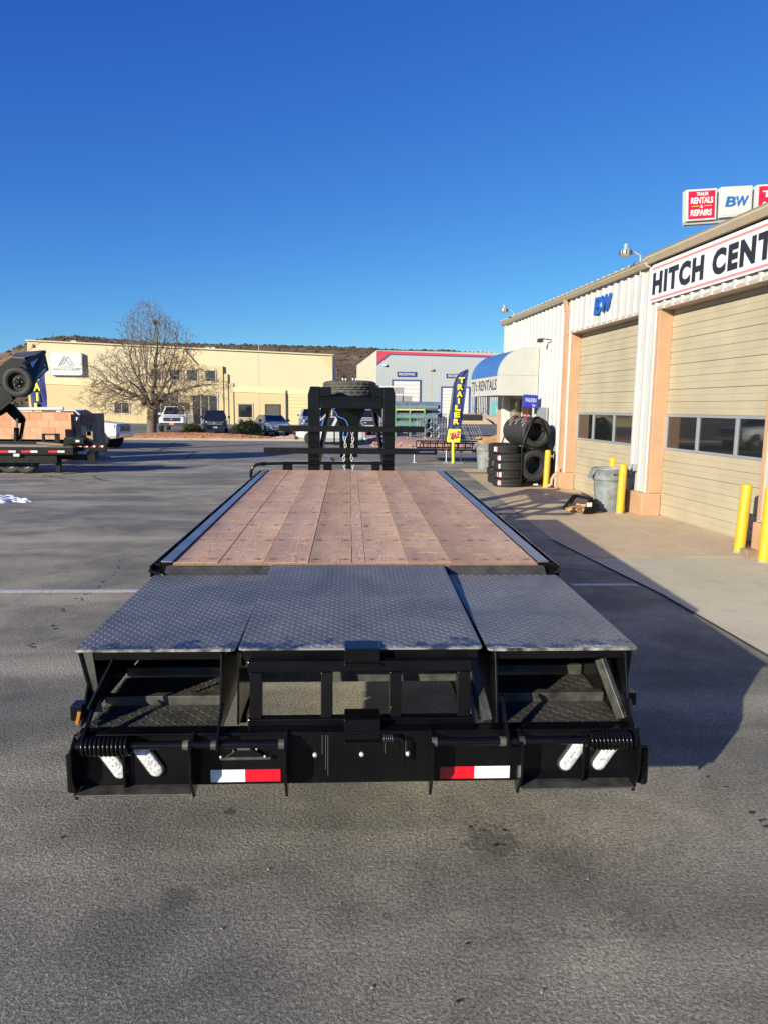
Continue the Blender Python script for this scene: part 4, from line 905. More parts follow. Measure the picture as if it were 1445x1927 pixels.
# outer legs of the ramps (channel) and inner side plates
poly_plate([(-1.205, 3.10, .905), (-1.205, 3.16, .905), (-1.150, 3.14, .64), (-1.150, 3.10, .64)], .012, 'ramp_leg', M_BLACK, TR)
b = MB(); b.prism([(-1.205, 3.11, .908), (-1.145, 3.11, .908), (-1.115, 3.11, .62), (-1.150, 3.11, .62)], (0, .012, 0)); b.build('ramp_leg', M_SHELF, TR, .002)
b = MB(); b.prism([(1.27, 3.11, .905), (1.315, 3.11, .905), (1.292, 3.11, .64), (1.262, 3.11, .67)], (0, .012, 0)); b.build('ramp_leg', M_BLACK, TR, .002)
poly_plate([(-.575, 3.09, .90), (-.575, 4.38, .90), (-.575, 4.38, .58), (-.575, 3.02, .56)], .01, 'side_plate', M_BLACK, TR)
poly_plate([(-.50, 3.10, .90), (-.50, 4.0, .90), (-.50, 4.0, .58), (-.50, 3.05, .58)], .01, 'side_plate', M_BLACK, TR)
poly_plate([(.665, 3.09, .90), (.665, 4.38, .90), (.665, 4.38, .55), (.665, 2.99, .55)], .01, 'side_plate', M_BLACK, TR)
poly_plate([(.585, 3.3, .90), (.585, 4.0, .90), (.585, 4.0, .58), (.585, 3.15, .58)], .01, 'side_plate', M_BLACK, TR)
poly_plate([(1.262, 3.075, .905), (1.262, 4.49, .925), (1.262, 4.49, .55), (1.262, 2.965, .55)], .01, 'side_plate', M_BLACK, TR)
poly_plate([(-1.175, 3.2, .90), (-1.175, 4.49, .925), (-1.175, 4.49, .60), (-1.175, 3.0, .60)], .01, 'side_plate', M_BLACK, TR)
# hinge arms rising from the torsion shaft
def arm(x, top, bot, name='hinge_arm', w_=.055, th=.012):
    poly_plate([(x, bot[0]-w_/2, bot[1]-.02), (x, bot[0]-w_/2-.004, bot[1]+.03), (x, top[0]-w_*.3, top[1]), (x, top[0]+w_*.3, top[1]), (x, bot[0]+w_/2, bot[1]+.02), (x, bot[0]+w_*.3, bot[1]-.035)], th, name, M_BLACK, TR)
arm(-1.125, (3.04, .70), (2.885, .565)); arm(-.560, (3.0, .70), (2.885, .565)); arm(.680, (3.0, .73), (2.885, .565)); arm(1.245, (3.04, .72), (2.885, .565))
b = MB(); b.bar((1.16, 3.10, .86), (1.235, 2.99, .62), .03, .045); b.build('brace', M_SHELF, TR, .003)
b = MB(); b.bar((-1.05, 3.12, .86), (-1.125, 3.0, .68), .012, .04); b.build('brace', M_BLACK, TR, .003)

# lower dovetail floor seen under the ramps: tread plates with angle bars across
for x0, x1 in ((-1.16, -.565), (.68, 1.255)):
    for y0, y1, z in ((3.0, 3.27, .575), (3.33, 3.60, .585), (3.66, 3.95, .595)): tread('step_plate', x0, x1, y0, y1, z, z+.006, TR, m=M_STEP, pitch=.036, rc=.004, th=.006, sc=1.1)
    for y, z in ((3.28, .618), (3.62, .632), (3.97, .642)):
        b = MB(); b.prism([(x0, y, z-.05), (x0, y+.004, z-.05), (x0, y+.012, z-.002), (x0, y+.05, z-.002), (x0, y+.05, z+.004), (x0, y, z+.004)], (x1-x0, 0, 0)); b.build('cross_angle', M_SHELF, TR, .002)
    b = MB(); b.box(x0, x1, 4.15, 4.17, .5, .9); b.build('bulkhead', M_BLACKM, TR)
b = MB(); b.box(-1.15, 1.25, 2.985, 2.993, .565, .573); b.build('rusty_edge', M_RUST, TR)

# centre ladder frame
b = MB(); b.box(-.446, .552, 3.03, 3.08, .832, .882); b.build('frame_rail', M_BLACK, TR, .005)
b = MB(); b.box(-.444, .556, 3.00, 3.05, .577, .627); b.build('frame_rail', M_BLACK, TR, .005)
for x0, x1 in ((-.437, -.382), (-.122, -.070), (.182, .234), (.488, .545)): b = MB(); b.prism([(x0, 3.03, .8305), (x1, 3.03, .8305), (x1, 3.003, .6285), (x0, 3.003, .6285)], (0, .045, 0)); b.build('frame_post', M_BLACK, TR, .004)
b = MB(); b.box(-.475, .590, 3.10, 3.15, .868, .912); b.build('plate_beam', M_BLACK, TR, .004)
# catches: upper hook and lower hook, L sections
for z1, z0, y, nm in ((.938, .868, 3.06, 'u'), (.650, .548, 2.965, 'l')):
    b = MB(); b.box(-.018, .140, y-.035, y-.027, z0, z1); b.box(-.018, .140, y-.026, y+.09, z1-.008, z1); b.box(-.018, .140, y-.055, y-.036, z0, z0+.010); b.build('latch_hook', M_BLACK, TR, .003)
# things beneath, seen through the frame
for y, z, h in ((3.75, .66, .10), (4.45, .70, .12), (5.3, .78, .12), (6.3, .80, .12), (7.6, .82, .12), (9.0, .85, .12)):
    b = MB(); b.box(-1.1, 1.2, y, y+.05, z, z+h); b.build('crossmember', M_BLACKM, TR)
b = MB(); b.box(-.48, .58, 3.5, 3.56, .60, .66); b.build('crossmember', M_SHELF, TR)
for x in (-.50, .56):
    b = MB(); b.box(x-.02, x+.02, 3.2, 10.1, .52, .56); b.box(x-.02, x+.02, 3.2, 10.1, .80, .84); b.box(x-.006, x+.006, 3.2, 10.1, .56, .80); b.build('main_beam', M_BLACKM, TR)
poly_plate([(.56, 3.25, .85), (.56, 3.35, .85), (.64, 3.05, .56), (.56, 3.0, .56)], .012, 'gusset', M_SHELF, TR)
b = MB(); b.bar((.575, 3.25, .86), (.625, 3.02, .60), .04, .04); b.build('gusset', M_SHELF, TR, .003)

# rear bumper ------------------------------------------------------------
YB = 2.95
MB().box(-1.165, 1.280, YB, YB+.008, .3495, .585).build('bumper_plate', M_BLACK, TR, .002)
MB().box(-1.165, 1.280, YB-.025, YB+.05, .586, .600).build('bumper_top', M_BLACK, TR, .003)
MB().box(-1.165, 1.280, YB+.009, YB+.06, .355, .362).build('bumper_lip', M_BLACK, TR, .002)
def fin(x, yo, zt, zb, nm='bracket', th=.012):
    poly_plate([(x, YB, zt), (x, YB-.03, zt+.005), (x, YB-yo, zt-.05), (x, YB-yo, zb+.10), (x, YB-.05, zb-.02), (x, YB-.03, zb), (x, YB-.001, zb+.02)], th, nm, M_BLACK, TR)
for x, yo, zt, zb in ((-1.170, .10, .60, .335), (-.672, .12, .60, .340), (-.272, .12, .605, .335), (.352, .12, .605, .335), (.740, .12, .605, .335), (1.262, .10, .60, .335)): fin(x, yo, zt, zb)
for x0, x1 in ((-1.155, -.675), (.755, 1.258)):
    b = MB(); b.box(x0, x1, YB-.085, YB-.001, .349, .356); b.build('light_shelf', M_SHELF, TR, .002)
    xm = -1.155+.19 if x0 < 0 else x1-.215
    b = MB(); b.bar((xm, YB-.02, .585), (xm, YB-.02, .358), .012, .03); b.build('divider', M_BLACK, TR, .002)
    c_ = -1 if x0 < 0 else 1
for sx, x in ((-1, -1.188), (1, 1.318)):
    b = MB(); b.tube([(x, YB-.02, .345), (x, YB-.02, .508)], .024, 14); b.build('corner_tube', M_BLACK, TR)
    b = MB(); b.tube([(x+.002, YB-.02, .5082), (x+.002, YB-.02, .512)], .016, 12); b.build('tube_bore', M_DARK, TR)
    b = MB(); b.tube([(x-sx*.02, YB-.02, .52), (x-sx*.035, YB-.03, .60)], .012, 8); b.build('corner_weld', M_SHELF, TR)
# marker stems beside the ramps
b = MB(); b.bar((-1.192, 3.02, .605), (-1.178, 3.02, .665), .016, .016); b.build('side_marker', M_ORANGE, TR, .003)
b = MB(); b.bar((1.305, 3.06, .62), (1.29, 3.06, .68), .016, .02); b.build('side_marker', M_ORANGE, TR, .003)
b = MB(); b.box(-1.225, -1.172, 3.03, 3.10, .615, .685); b.build('marker_guard', M_BLACK, TR, .004)
b = MB(); b.box(1.285, 1.335, 3.08, 3.15, .64, .70); b.build('marker_guard', M_BLACK, TR, .004)
# torsion shafts and springs
for x0, x1 in ((-1.150, -.255), (.355, 1.262)):
    MB().tube([(x0, 2.885, .568), (x1, 2.885, .568)], .016, 16).build('torsion_shaft', M_BLACK, TR)
for x in (-.69, -.572, -.285, .370, .668, .752): MB().tube([(x-.012, 2.885, .568), (x+.012, 2.885, .568)], .0215, 16).build('collar', M_SHELF, TR)
for x0, x1, n in ((-1.122, -.925, 11), (1.048, 1.235, 11)):
    P = []; N = n*16
    for k in range(N+1): a = 2*PI*k/16; P.append((x0+(x1-x0)*k/N, 2.885+.036*math.cos(a), .566+.036*math.sin(a)))
    MB().tube(P, .0072, 6).build('torsion_spring', M_BLACK, TR)
# oval lamps with clear lenses and chrome-edged black grommets
M_LENS = mat('clear_lens', (.36, .37, .39), .12, col2=(.74, .74, .76), vscale=95, det=1, bump=.004, bscale=95, spec=.9)
def oval(cx_, cz, ang, cut):
    M = Matrix.Translation((cx_, YB-.001, cz)) @ Matrix.Rotation(ang, 4, 'Y') @ Matrix.Rotation(PI/2, 4, 'X')
    def ring(h, r): return [(r*math.cos(a), (h if math.sin(a) >= 0 else -h)+r*math.sin(a)) for a in [2*PI*(k+.5)/32 for k in range(32)]]
    b = MB(); p1, p2, p3 = ring(.055, .0375), ring(.055, .0375), ring(.055, .0305); n = 32
    b.add([M @ Vector((x, y, z)) for pp, z in ((p1, 0), (p2, .012), (p3, .016), (p3, .006)) for x, y in pp], [(j*n+k, j*n+(k+1) % n, (j+1)*n+(k+1) % n, (j+1)*n+k) for j in range(3) for k in range(n)], True)
    o = b.build('tail_lamp', M_RUBBER, TR)
    q1, q2, q3 = ring(.055, .0300), ring(.055, .027), ring(.054, .017)
    b = MB(); b.add([M @ Vector((x, y, z)) for pp, z in ((q1, .006), (q1, .016), (q2, .020), (q3, .022)) for x, y in pp], [(j*n+k, j*n+(k+1) % n, (j+1)*n+(k+1) % n, (j+1)*n+k) for j in range(3) for k in range(n)]+[list(range(3*n, 4*n))], True); b.build('lens', M_LENS, o)
    b = MB()
    for k in range(6):
        for s_ in (-1, 1): b.lathe([(.0075, 0), (.005, .002), (.0, .003)], M @ Matrix.Translation((s_*.0095, -.056+k*.0224, .0215)), 8)
    b.build('led_dots', M_LENS, o)['kind'] = 'stuff'
oval(-1.018, .471, -rad(33), 1); oval(-.865, .478, -rad(33), 0); oval(1.000, .478, rad(33), 0); oval(1.150, .478, rad(33), 1)
# reflective strips
def strip(xs, cols, zt, zb):
    for (a, c), m in zip(zip(xs, xs[1:]), cols): MB().box(a+.0006, c-.0006, YB-.0022, YB-.0003, zb, zt).build('reflector', m, TR)
strip([-.603, -.452, -.297], [M_REFW, M_RED], .419, .362); strip([.406, .560, .720], [M_RED, M_REFW], .419, .362)
for x in (-.145, .060, .262): MB().lathe([(.0115, 0), (.0115, .005), (.008, .010), (0, .012)], Matrix.Translation((x, YB-.001, .484)) @ Matrix.Rotation(PI/2, 4, 'X'), 12).build('bolt', M_ZINC, TR)
for x, z in ((-.55, .497), (-.36, .497), (-.50, .512), (-.40, .512)): MB().lathe([(.006, 0), (.006, .004), (0, .006)], Matrix.Translation((x, YB-.035 if z < .5 else YB-.001, z)) @ Matrix.Rotation(PI/2, 4, 'X'), 10).build('bolt', M_ZINC, TR)

# plate lamp bracket
lp = MB().box(-.555, -.335, YB-.03, YB-.022, .478, .490).build('plate_bracket', M_SHELF, TR, .002)
MB().prism([(-.49, YB-.022, .50), (-.415, YB-.022, .50), (-.43, YB-.022, .545), (-.475, YB-.022, .545)], (0, .02, 0)).build('plate_lamp', M_SHELF, TR, .004); MB().prism([(-.55, YB-.024, .478), (-.34, YB-.024, .478), (-.41, YB-.024, .52), (-.49, YB-.024, .52)], (0, .005, 0)).build('plate_bracket', M_BLACKM, TR, .002)
# latch pin with handle
MB().tube([(.142, YB-.045, .577), (.212, YB-.045, .577)], .013, 12).build('latch_pin', M_BLACK, TR)
P = [(.150+.045*k/40, YB-.045+.0165*math.cos(k*.8), .577+.0165*math.sin(k*.8)) for k in range(41)]; MB().tube(P, .0025, 5).build('pin_spring', M_SHELF, TR)
MB().tube([(.212, YB-.045, .577), (.228, YB-.05, .574), (.236, YB-.055, .56), (.236, YB-.055, .478)], .009, 10).build('latch_handle', M_BLACK, TR)
# rust streaks
b = MB()
for x, l in ((-.115, .10), (-.10, .17), (-.09, .2), (.16, .10), (.25, .1)): b.box(x, x+.0018, YB-.0012, YB-.0002, .585-l, .584)
b.build('water_streak', mat('dust_streak', (.10, .085, .07), .8), TR)

# wheels under the deck -----------------------------------------------------
for y in (6.9, 7.85):
    MB().tube([(-.95, y, .40), (1.06, y, .40)], .055, 12).build('axle', M_BLACKM, TR)
    for sx in (-1, 1):
        for d in (.98, .74):
            M = frame_to((1, 0, 0), (TX+sx*d, y, .39)); wt = tyre_mb(M, .39, .22, .2, 32).build('wheel', M_RUBBER, TR)
            MB().lathe([(.22, -.06), (.20, -.02), (.06, .0), (.05, .04), (0, .04)], M, 24).build('rim', M_BLACKM, wt)

# gooseneck ------------------------------------------------------------------
YG = 10.12
def upr(px0, px1, y0, y1, Y=YG): p, q = at(px0, y1, Y), at(px1, y0, Y); return p.x, q.x, p.z, q.z
xl, xr_ = at(580, 800, YG).x, at(743, 800, YG).x; zt = at(660, 728, YG).z; w_ = .165
for x0, x1, c in ((xl, xl+w_, 1), (xr_-w_, xr_, -1)):
    b = MB(); o_ = x0 if c > 0 else x1; i_ = x1 if c > 0 else x0
    b.prism([(o_, YG, .8), (o_, YG, zt-.10), (o_+c*.03, YG, zt), (i_, YG, zt), (i_, YG, .8)], (0, .14, 0)); b.build('neck_upright', M_BLACK, TR, .006)
zb_ = at(660, 747, YG).z
b = MB(); b.box(xl+w_+.002, xr_-w_-.002, YG+.01, YG+.14, zt-.30, zb_); b.build('neck_crossbeam', M_BLACK, TR, .006)
for x0, x1 in ((xl+w_+.002, xl+w_+.16), (xr_-w_-.16, xr_-w_-.002)): MB().box(x0, x1, YG+.01, YG+.14, zb_+.001, zt-.005).build('neck_shoulder', M_BLACK, TR, .006)
b = MB(); b.box(xl+w_+.002, xr_-w_-.002, YG-.012, YG+.008, zt-.18, zt-.155); b.build('neck_crossbeam', M_BLACK, TR, .004)
YC = 12.2; zc = 2.14
xm = (xl+xr_)/2
for s_, x in ((1, xl+.10), (-1, xr_-.10)):
    b = MB(); b.bar((x, YG+.15, zc), (xm-s_*.18, YC, zc-.02), .10, .20); b.build('neck_beam', M_BLACK, TR, .005)
    # raking lower brace from neck down to the deck front
    p, q = at(603 if s_ > 0 else 720, 735+30, YG+.5), at(593 if s_ > 0 else 731, 845, YG+.2)
    b = MB(); b.bar((x+s_*.19, YG+.95, zc-.1), (x+s_*.005, YG+.25, 1.05), .05, .09); b.build('neck_brace', M_BLACK, TR, .004)
    b = MB(); b.prism([(x+s_*.075, YG+.145, zc-.10), (x+s_*.30, YG+.145, zc-.10), (x+s_*.075, YG+.145, zc-.30)], (0, .012, 0)); b.build('gusset', M_BLACK, TR)
# coupler column: tapers downward
cx0 = at(657, 800, YC).x
b = MB(); b.prism([(cx0-.42, YC, 2.25), (cx0+.42, YC, 2.25), (cx0+.30, YC, 2.02), (cx0+.17, YC, 1.72), (cx0+.15, YC, 1.15), (cx0-.15, YC, 1.15), (cx0-.17, YC, 1.72), (cx0-.30, YC, 2.02)], (0, .16, 0)); b.build('coupler_body', M_BLACK, TR, .006)
MB().tube([(cx0, YC+.1, 1.2), (cx0, YC+.1, .95)], .07, 14).build('coupler_tube', M_BLACK, TR); b = MB().box(cx0-.26, cx0+.22, YC-.02, YC+.02, 1.36, 1.385); b.box(cx0-.26, cx0-.235, YC-.02, YC+.02, 1.386, 1.6); b.build('coupler_handle', M_BLACK, TR)
# safety chains with real links
def chain(x, Y, z0, z1):
    b = MB(); n = int((z0-z1)/.052)
    for k in range(n):
        z = z0-k*.052; P = [(.017*math.cos(a), (.022 if math.sin(a) > 0 else -.022)+.017*math.sin(a)) for a in [2*PI*(j+.5)/10 for j in range(10)]]; P.append(P[0])
        dx = .012*math.sin(k*.7)
        b.tube([(x+dx+(p if k % 2 == 0 else p*.35), Y+(0 if k % 2 == 0 else p), z+q) for p, q in P], .0045, 5, caps=False)
    b.build('safety_chain', M_ZINC, TR)
YCH = 11.4
a_, c_ = at(649, 820, YCH), at(663, 815, YCH); chain(a_.x, YCH, at(649, 826, YCH).z, at(649, 890, YCH).z); chain(c_.x, YCH, at(663, 814, YCH).z, at(663, 890, YCH).z)
def wire(pts, Y, r_, name='breakaway_cable', m=M_BLUEC):
    P = [at(x, y, Y) for x, y in pts]; Q = []
    for i in range(len(P)-1):
        p0, p1, p2, p3 = P[max(i-1, 0)], P[i], P[i+1], P[min(i+2, len(P)-1)]
        for k in range(6):
            t = k/6; Q.append(.5*((2*p1)+(p2-p0)*t+(2*p0-5*p1+4*p2-p3)*t*t+(3*p1-p0-3*p2+p3)*t**3))
    MB().tube(Q+[P[-1]], r_, 6).build(name, m, TR)
wire([(622, 768), (632, 776), (637, 784), (650, 790), (656, 805), (653, 822), (646, 826), (648, 808)], 11.6, .007)
wire([(610, 785), (606, 802), (600, 815), (601, 832), (606, 843), (614, 855), (620, 861)], 11.3, .007)
wire([(630, 770), (630, 760)], 11.6, .012)
p = at(623, 862, 11.3); MB().tube([p, p+Vector((.06, 0, -.045))], .022, 8).build('cable_plug', M_INK, TR); b = MB()
# stake bars stored across the neck
for (a, c, yt, yb) in ((525, 798, 802, 813), (497, 822, 843.5, 854.5)):
    p, q = at(a, yb, 10.0), at(c, yt, 10.0); b = MB(); zc_ = (p.z+q.z)/2; h = abs(at(600, yt, 10.).z-at(600, yb, 10.).z)
    b.box(p.x, q.x, 9.99, 10.11, zc_-h/2, zc_+h/2); b.build('cross_bar', M_BLACKM, TR, .003)
p = at(815, 853, 9.95); MB().tube([(p.x-.2, 9.96, p.z+.02), (p.x+.02, 9.96, p.z+.02)], .012, 8).build('bar_pin', M_CHROME, TR)
# front hand rail and its posts
P = [at(x, y, 10.05) for x, y in ((473, 900), (473, 888), (476, 880), (482, 875), (492, 873), (560, 871.5), (740, 872))]
MB().tube(P, .021, 10).build('front_rail', M_BLACK, TR); p = P[4]; MB().tube([p, p+Vector((.07, 0, .002))], .028, 10).build('rail_collar', M_BLACK, TR)
for a, c in ((533, 551), (609, 625), (699, 715)):
    p, q = at(a, 886, 10.08), at(c, 868.5, 10.08); MB().box(p.x, q.x, 10.06, 10.10, p.z-.05, q.z).build('rail_post', M_BLACK, TR, .005)
# front corner fillers
b = MB(); b.box(bounds[0]-.07, bounds[-1]+.07, YD1+.005, YD1+.06, Z0(YD1)-.15, Z0(YD1)-.02); b.build('front_channel', M_RAIL, TR, .004)
# tool box beneath the neck
# spare tyre lying on the neck: a separate thing
YS = 10.78; sc = at(658, 733, YS); zb = zt+.0
sp = empty('spare_tyre', (sc.x, YS, zt), 0, 'dusty spare tyre lying flat on top of the gooseneck', 'tyre')
MSP = Matrix.Translation((sc.x, YS, zt-.02)) @ Matrix.Rotation(rad(-1.5), 4, 'Y')
sp_w = (at(658, 717, YS).z-at(658, 749, YS).z)
MSP = Matrix.Translation((sc.x, YS, at(658, 733, YS).z)) @ Matrix.Rotation(rad(-.6), 4, 'Y')
tyre_mb(MSP, .395, .22, .25, 96, lugs=1).build('rubber', M_RUBBERD, sp)
MB().lathe([(.215, .02), (.2, .05), (.09, .06), (.07, .09), (0, .09)], MSP, 24).build('rim', M_ZINC, sp)
for k in range(4): a = k*PI/2+.5; MB().tube([MSP @ Vector((.11*math.cos(a), .11*math.sin(a), .06)), MSP @ Vector((.11*math.cos(a), .11*math.sin(a), .165))], .012, 8).build('stud', M_ZINC, sp)
b = MB(); b.box(sc.x-.1, sc.x+.1, YS-.3, YS+.3, zt-.2, sc.z-.13); b.box(xm-.5, xm+.5, YG+.6, YG+.75, zt-.16, zt-.03); b.build('spare_carrier', M_BLACKM, TR)
# ================================================================== vehicles (front = local +X)
def vehicle(kind, loc, rz, paint, lab, cat, L=5.6, Wd=1.95, H=1.85, sc=(1, 1, 1), topper=False, plate=True):
    E = empty({'car': 'parked_car', 'pickup': 'pickup_truck'}.get(cat, 'parked_car'), loc, rz, lab, cat, 'vehicles parked across the street'); E.scale = sc
    w2 = Wd/2; xf, xb = L/2, -L/2
    def add(b, name, m, parent=None, bev=0.): return b.build(name, m, parent or E, bev, world=False)
    def ring(x, hw, zb, zt, r=.12): return [(x, -hw*.90, zb), (x, -hw, zb+r), (x, -hw*1.0, (zb+zt)/2), (x, -hw*.97, zt-r), (x, -hw*.86, zt), (x, hw*.86, zt), (x, hw*.97, zt-r), (x, hw, (zb+zt)/2), (x, hw, zb+r), (x, hw*.90, zb)]
    def loft(secs, name, m, bev=0.):
        vs = []; fs = []; n = 10
        for s_ in secs: vs += ring(*s_)
        for i in range(len(secs)-1): fs += [(i*n+k, i*n+(k+1) % n, (i+1)*n+(k+1) % n, (i+1)*n+k) for k in range(n)]
        b = MB(); b.add(vs, fs+[list(range(n))[::-1], list(range((len(secs)-1)*n, len(secs)*n))], False); return add(b, name, m, None, bev)
    if kind == 'pickup':
        zb, zh, zbelt, R = .45, 1.22, 1.25, .40
        loft([(xf-.02, w2*.84, .62, 1.02, .05), (xf-.10, w2*.94, .50, 1.14), (xf-.5, w2*.99, .45, 1.18), (xf-1.25, w2, .42, 1.25), (xf-1.6, w2, .42, 1.28), (xb+2.05, w2, .42, 1.28), (xb+2.0, w2, .42, 1.26), (xb+.05, w2, .5, 1.24), (xb, w2*.96, .55, 1.22)], 'body', paint)
        c0, c1, c2, c3 = xf-1.35, xf-2.0, xb+2.25, xb+2.05; zb2 = 1.25
    elif kind == 'suv':
        zh, R = 1.05, .35
        loft([(xf-.02, w2*.78, .5, .86, .05), (xf-.12, w2*.92, .35, .98), (xf-.5, w2*.99, .28, 1.03), (xf-1.05, w2, .28, 1.08), (0, w2, .28, 1.10), (xb+.25, w2*.98, .3, 1.10), (xb+.02, w2*.92, .42, 1.08)], 'body', paint)
        c0, c1, c2, c3 = xf-.95, xf-1.6, xb+.42, xb+.08; zb2 = 1.07
    else:
        zh, R = .92, .33
        loft([(xf-.02, w2*.72, .42, .66, .05), (xf-.15, w2*.9, .28, .78), (xf-.6, w2*.98, .22, .88), (xf-1.2, w2, .22, .95), (0, w2, .22, .97), (xb+.6, w2*.98, .24, .96), (xb+.05, w2*.9, .35, .90)], 'body', paint)
        c0, c1, c2, c3 = xf-1.15, xf-1.95, xb+1.35, xb+.65; zb2 = .93
    hb, ht = w2*.93, w2*.74
    base = [(c0, -hb, zb2), (c0, hb, zb2), (c3, hb, zb2), (c3, -hb, zb2)]; top_ = [(c1, -ht, H), (c1, ht, H), (c2, ht, H), (c2, -ht, H)]
    b = MB(); b.add(base+top_, [(0, 1, 5, 4), (1, 2, 6, 5), (2, 3, 7, 6), (3, 0, 4, 7), (4, 5, 6, 7)]); cab = add(b, 'cabin', paint, None, .07)
    def quad(A, B, C, D, ins, off, name='window'):
        A, B, C, D = map(Vector, (A, B, C, D)); n = (B-A).cross(D-A).normalized(); ce = (A+B+C+D)/4
        if n.dot(ce-Vector(((c1+c2)/2, 0, zb2+.2))) < 0: n = -n
        P = [ce+(p-ce)*ins+n*off for p in (A, B, C, D)]
        b = MB().prism(P, n*.006); return add(b, name, M_GLASS, cab)
    quad(base[0], base[1], top_[1], top_[0], .86, .002, 'windscreen'); quad(base[3], base[2], top_[2], top_[3], .82, .002, 'rear_window')
    for s_ in (-1, 1):
        B0_, B1_ = Vector((c0, s_*hb, zb2)), Vector((c3, s_*hb, zb2)); T0, T1 = Vector((c1, s_*ht, H)), Vector((c2, s_*ht, H))
        nn = 2 if kind != 'suv' else 3
        cuts = [0, .5, 1] if nn == 2 else [0, .4, .74, 1]
        for a, c in zip(cuts, cuts[1:]): quad(B0_.lerp(B1_, a), B0_.lerp(B1_, c), T0.lerp(T1, c), T0.lerp(T1, a), .80, .002)
        add(MB().box(c0-.55, c0-.33, s_*(w2+.02) if s_ > 0 else -(w2+.20), (w2+.20) if s_ > 0 else -(w2+.02), zb2+.02, zb2+.18), 'wing_mirror', M_INK if paint != M_WCAR else paint, None, .03)
        for k, xx in enumerate((c0-.75, (c0+c3)/2-.1)): add(MB().box(xx-.09, xx+.09, s_*w2-.008, s_*w2+.010, zb2-.20, zb2-.17), 'door_handle', M_INK)
        for xx in (c0-.05, (c0+c3)/2+.05, c3+.1): add(MB().box(xx-.005, xx+.005, s_*w2*1.0-.003, s_*w2*1.0+.003, .5, zb2-.08), 'door_gap', M_INK)
    for xx in (xf-.92, xb+1.0 if kind != 'sedan' else xb+.95):
        for s_ in (-1, 1):
            M = Matrix.Translation((xx, s_*(w2-.115), R)) @ Matrix.Rotation(PI/2, 4, 'X')
            add(MB().lathe([(0, -.11), (R*1.17, -.11), (R*1.17, .11 if s_ < 0 else .121), (0, .11 if s_ < 0 else .121)], Matrix.Translation((xx, s_*(w2-.112), R+.02)) @ Matrix.Rotation(PI/2, 4, 'X'), 24, False), 'wheel_arch', M_DARK)
            wt = add(tyre_mb(M, R, R*.62, .24, 28), 'wheel', M_RUBBER)
            M2 = Matrix.Translation((xx, s_*(w2-.01), R)) @ Matrix.Rotation(-s_*PI/2, 4, 'X')
            add(MB().lathe([(R*.62, -.03), (R*.58, .0), (R*.5, .0), (R*.46, -.05), (R*.2, -.03), (R*.17, .01), (0, .012)], M2, 20), 'rim', M_SILV, wt)
            sp_ = MB()
            for k in range(5): a = 2*PI*k/5; sp_.bar(M2 @ Vector((.05*math.cos(a), .05*math.sin(a), .0)), M2 @ Vector((R*.56*math.cos(a), R*.56*math.sin(a), -.005)), .05, .03)
            add(sp_, 'spokes', M_SILV, wt)
    zl = {'pickup': .98, 'suv': .82, 'sedan': .66}[kind]; hh = {'pickup': .11, 'suv': .08, 'sedan': .07}[kind]
    for s_ in (-1, 1):
        b = MB(); b.prism([(xf-.02, s_*w2*.62, zl-hh), (xf-.02, s_*w2*.62, zl+hh*.8), (xf-.20, s_*w2*.95, zl+hh), (xf-.20, s_*w2*.95, zl-hh)], (.03, 0, 0)); add(b, 'headlight', M_LAMP, None, .01)
        add(MB().box(xb-.02, xb+.06, s_*w2*.72 if s_ > 0 else -w2*.93, w2*.93 if s_ > 0 else -w2*.72, zb2-.4, zb2-.08), 'tail_light', M_RED, None, .01)
    gz0, gz1 = {'pickup': (.80, 1.10), 'suv': (.60, .86), 'sedan': (.50, .62)}[kind]
    g = add(MB().box(xf-.05, xf+.012, -w2*.60, w2*.60, gz0, gz1), 'grille', M_INK, None, .01)
    for k in range(3): add(MB().box(xf+.013, xf+.022, -w2*.58, w2*.58, gz0+(gz1-gz0)*(k+.5)/3-.012, gz0+(gz1-gz0)*(k+.5)/3+.012), 'grille_bar', M_CHROME if kind == 'pickup' else M_GALV, g)
    add(MB().lathe([(.0, .012), (.06, .01), (.07, 0)], Matrix.Translation((xf+.022, 0, (gz0+gz1)/2)) @ Matrix.Rotation(PI/2, 4, 'Y') @ Matrix.Diagonal((.6, 1.4, 1, 1)), 16), 'badge', M_GALV, g)
    bz = {'pickup': (.50, .72), 'suv': (.30, .48), 'sedan': (.24, .38)}[kind]
    bm_ = add(MB().box(xf-.15, xf+.06, -w2*.93, w2*.93, bz[0], bz[1]), 'bumper', M_CHROME if (kind == 'pickup' and paint == M_WCAR) else M_INK if kind != 'pickup' else M_SILV, None, .04)
    if plate: add(MB().box(xf+.062, xf+.07, -.17, .17, bz[0]+.05, bz[1]-.02 if kind == 'pickup' else bz[1]), 'number_plate', mat('orange_plate', (.65, .25, .15), .5) if kind == 'pickup' else M_WHITE, bm_)
    add(MB().box(xb-.05, xb+.1, -w2*.93, w2*.93, bz[0], bz[1]), 'bumper', M_SILV, None, .04)
    if kind == 'pickup' and not topper: add(MB().box(xb+.12, xb+1.95, -w2*.84, w2*.84, 1.235, 1.262), 'bed_cover', M_INK)
    if topper:
        b = MB(); b.add([(xb+.05, -hb, 1.24), (xb+.05, hb, 1.24), (xb+2.02, hb, 1.24), (xb+2.02, -hb, 1.24), (xb+.15, -ht, H), (xb+.15, ht, H), (xb+2.0, ht, H), (xb+2.0, -ht, H)], [(0, 1, 5, 4), (1, 2, 6, 5), (2, 3, 7, 6), (3, 0, 4, 7), (4, 5, 6, 7)]); add(b, 'bed_topper', paint, None, .05)
    if kind == 'suv':
        for s_ in (-1, 1): add(MB().bar((c1-.1, s_*ht*.86, H+.05), (c2+.1, s_*ht*.86, H+.05), .03), 'roof_rail', M_INK)
    return E
def vx(x0, x1, Y): return (at(x0, 800, Y).x+at(x1, 800, Y).x)/2
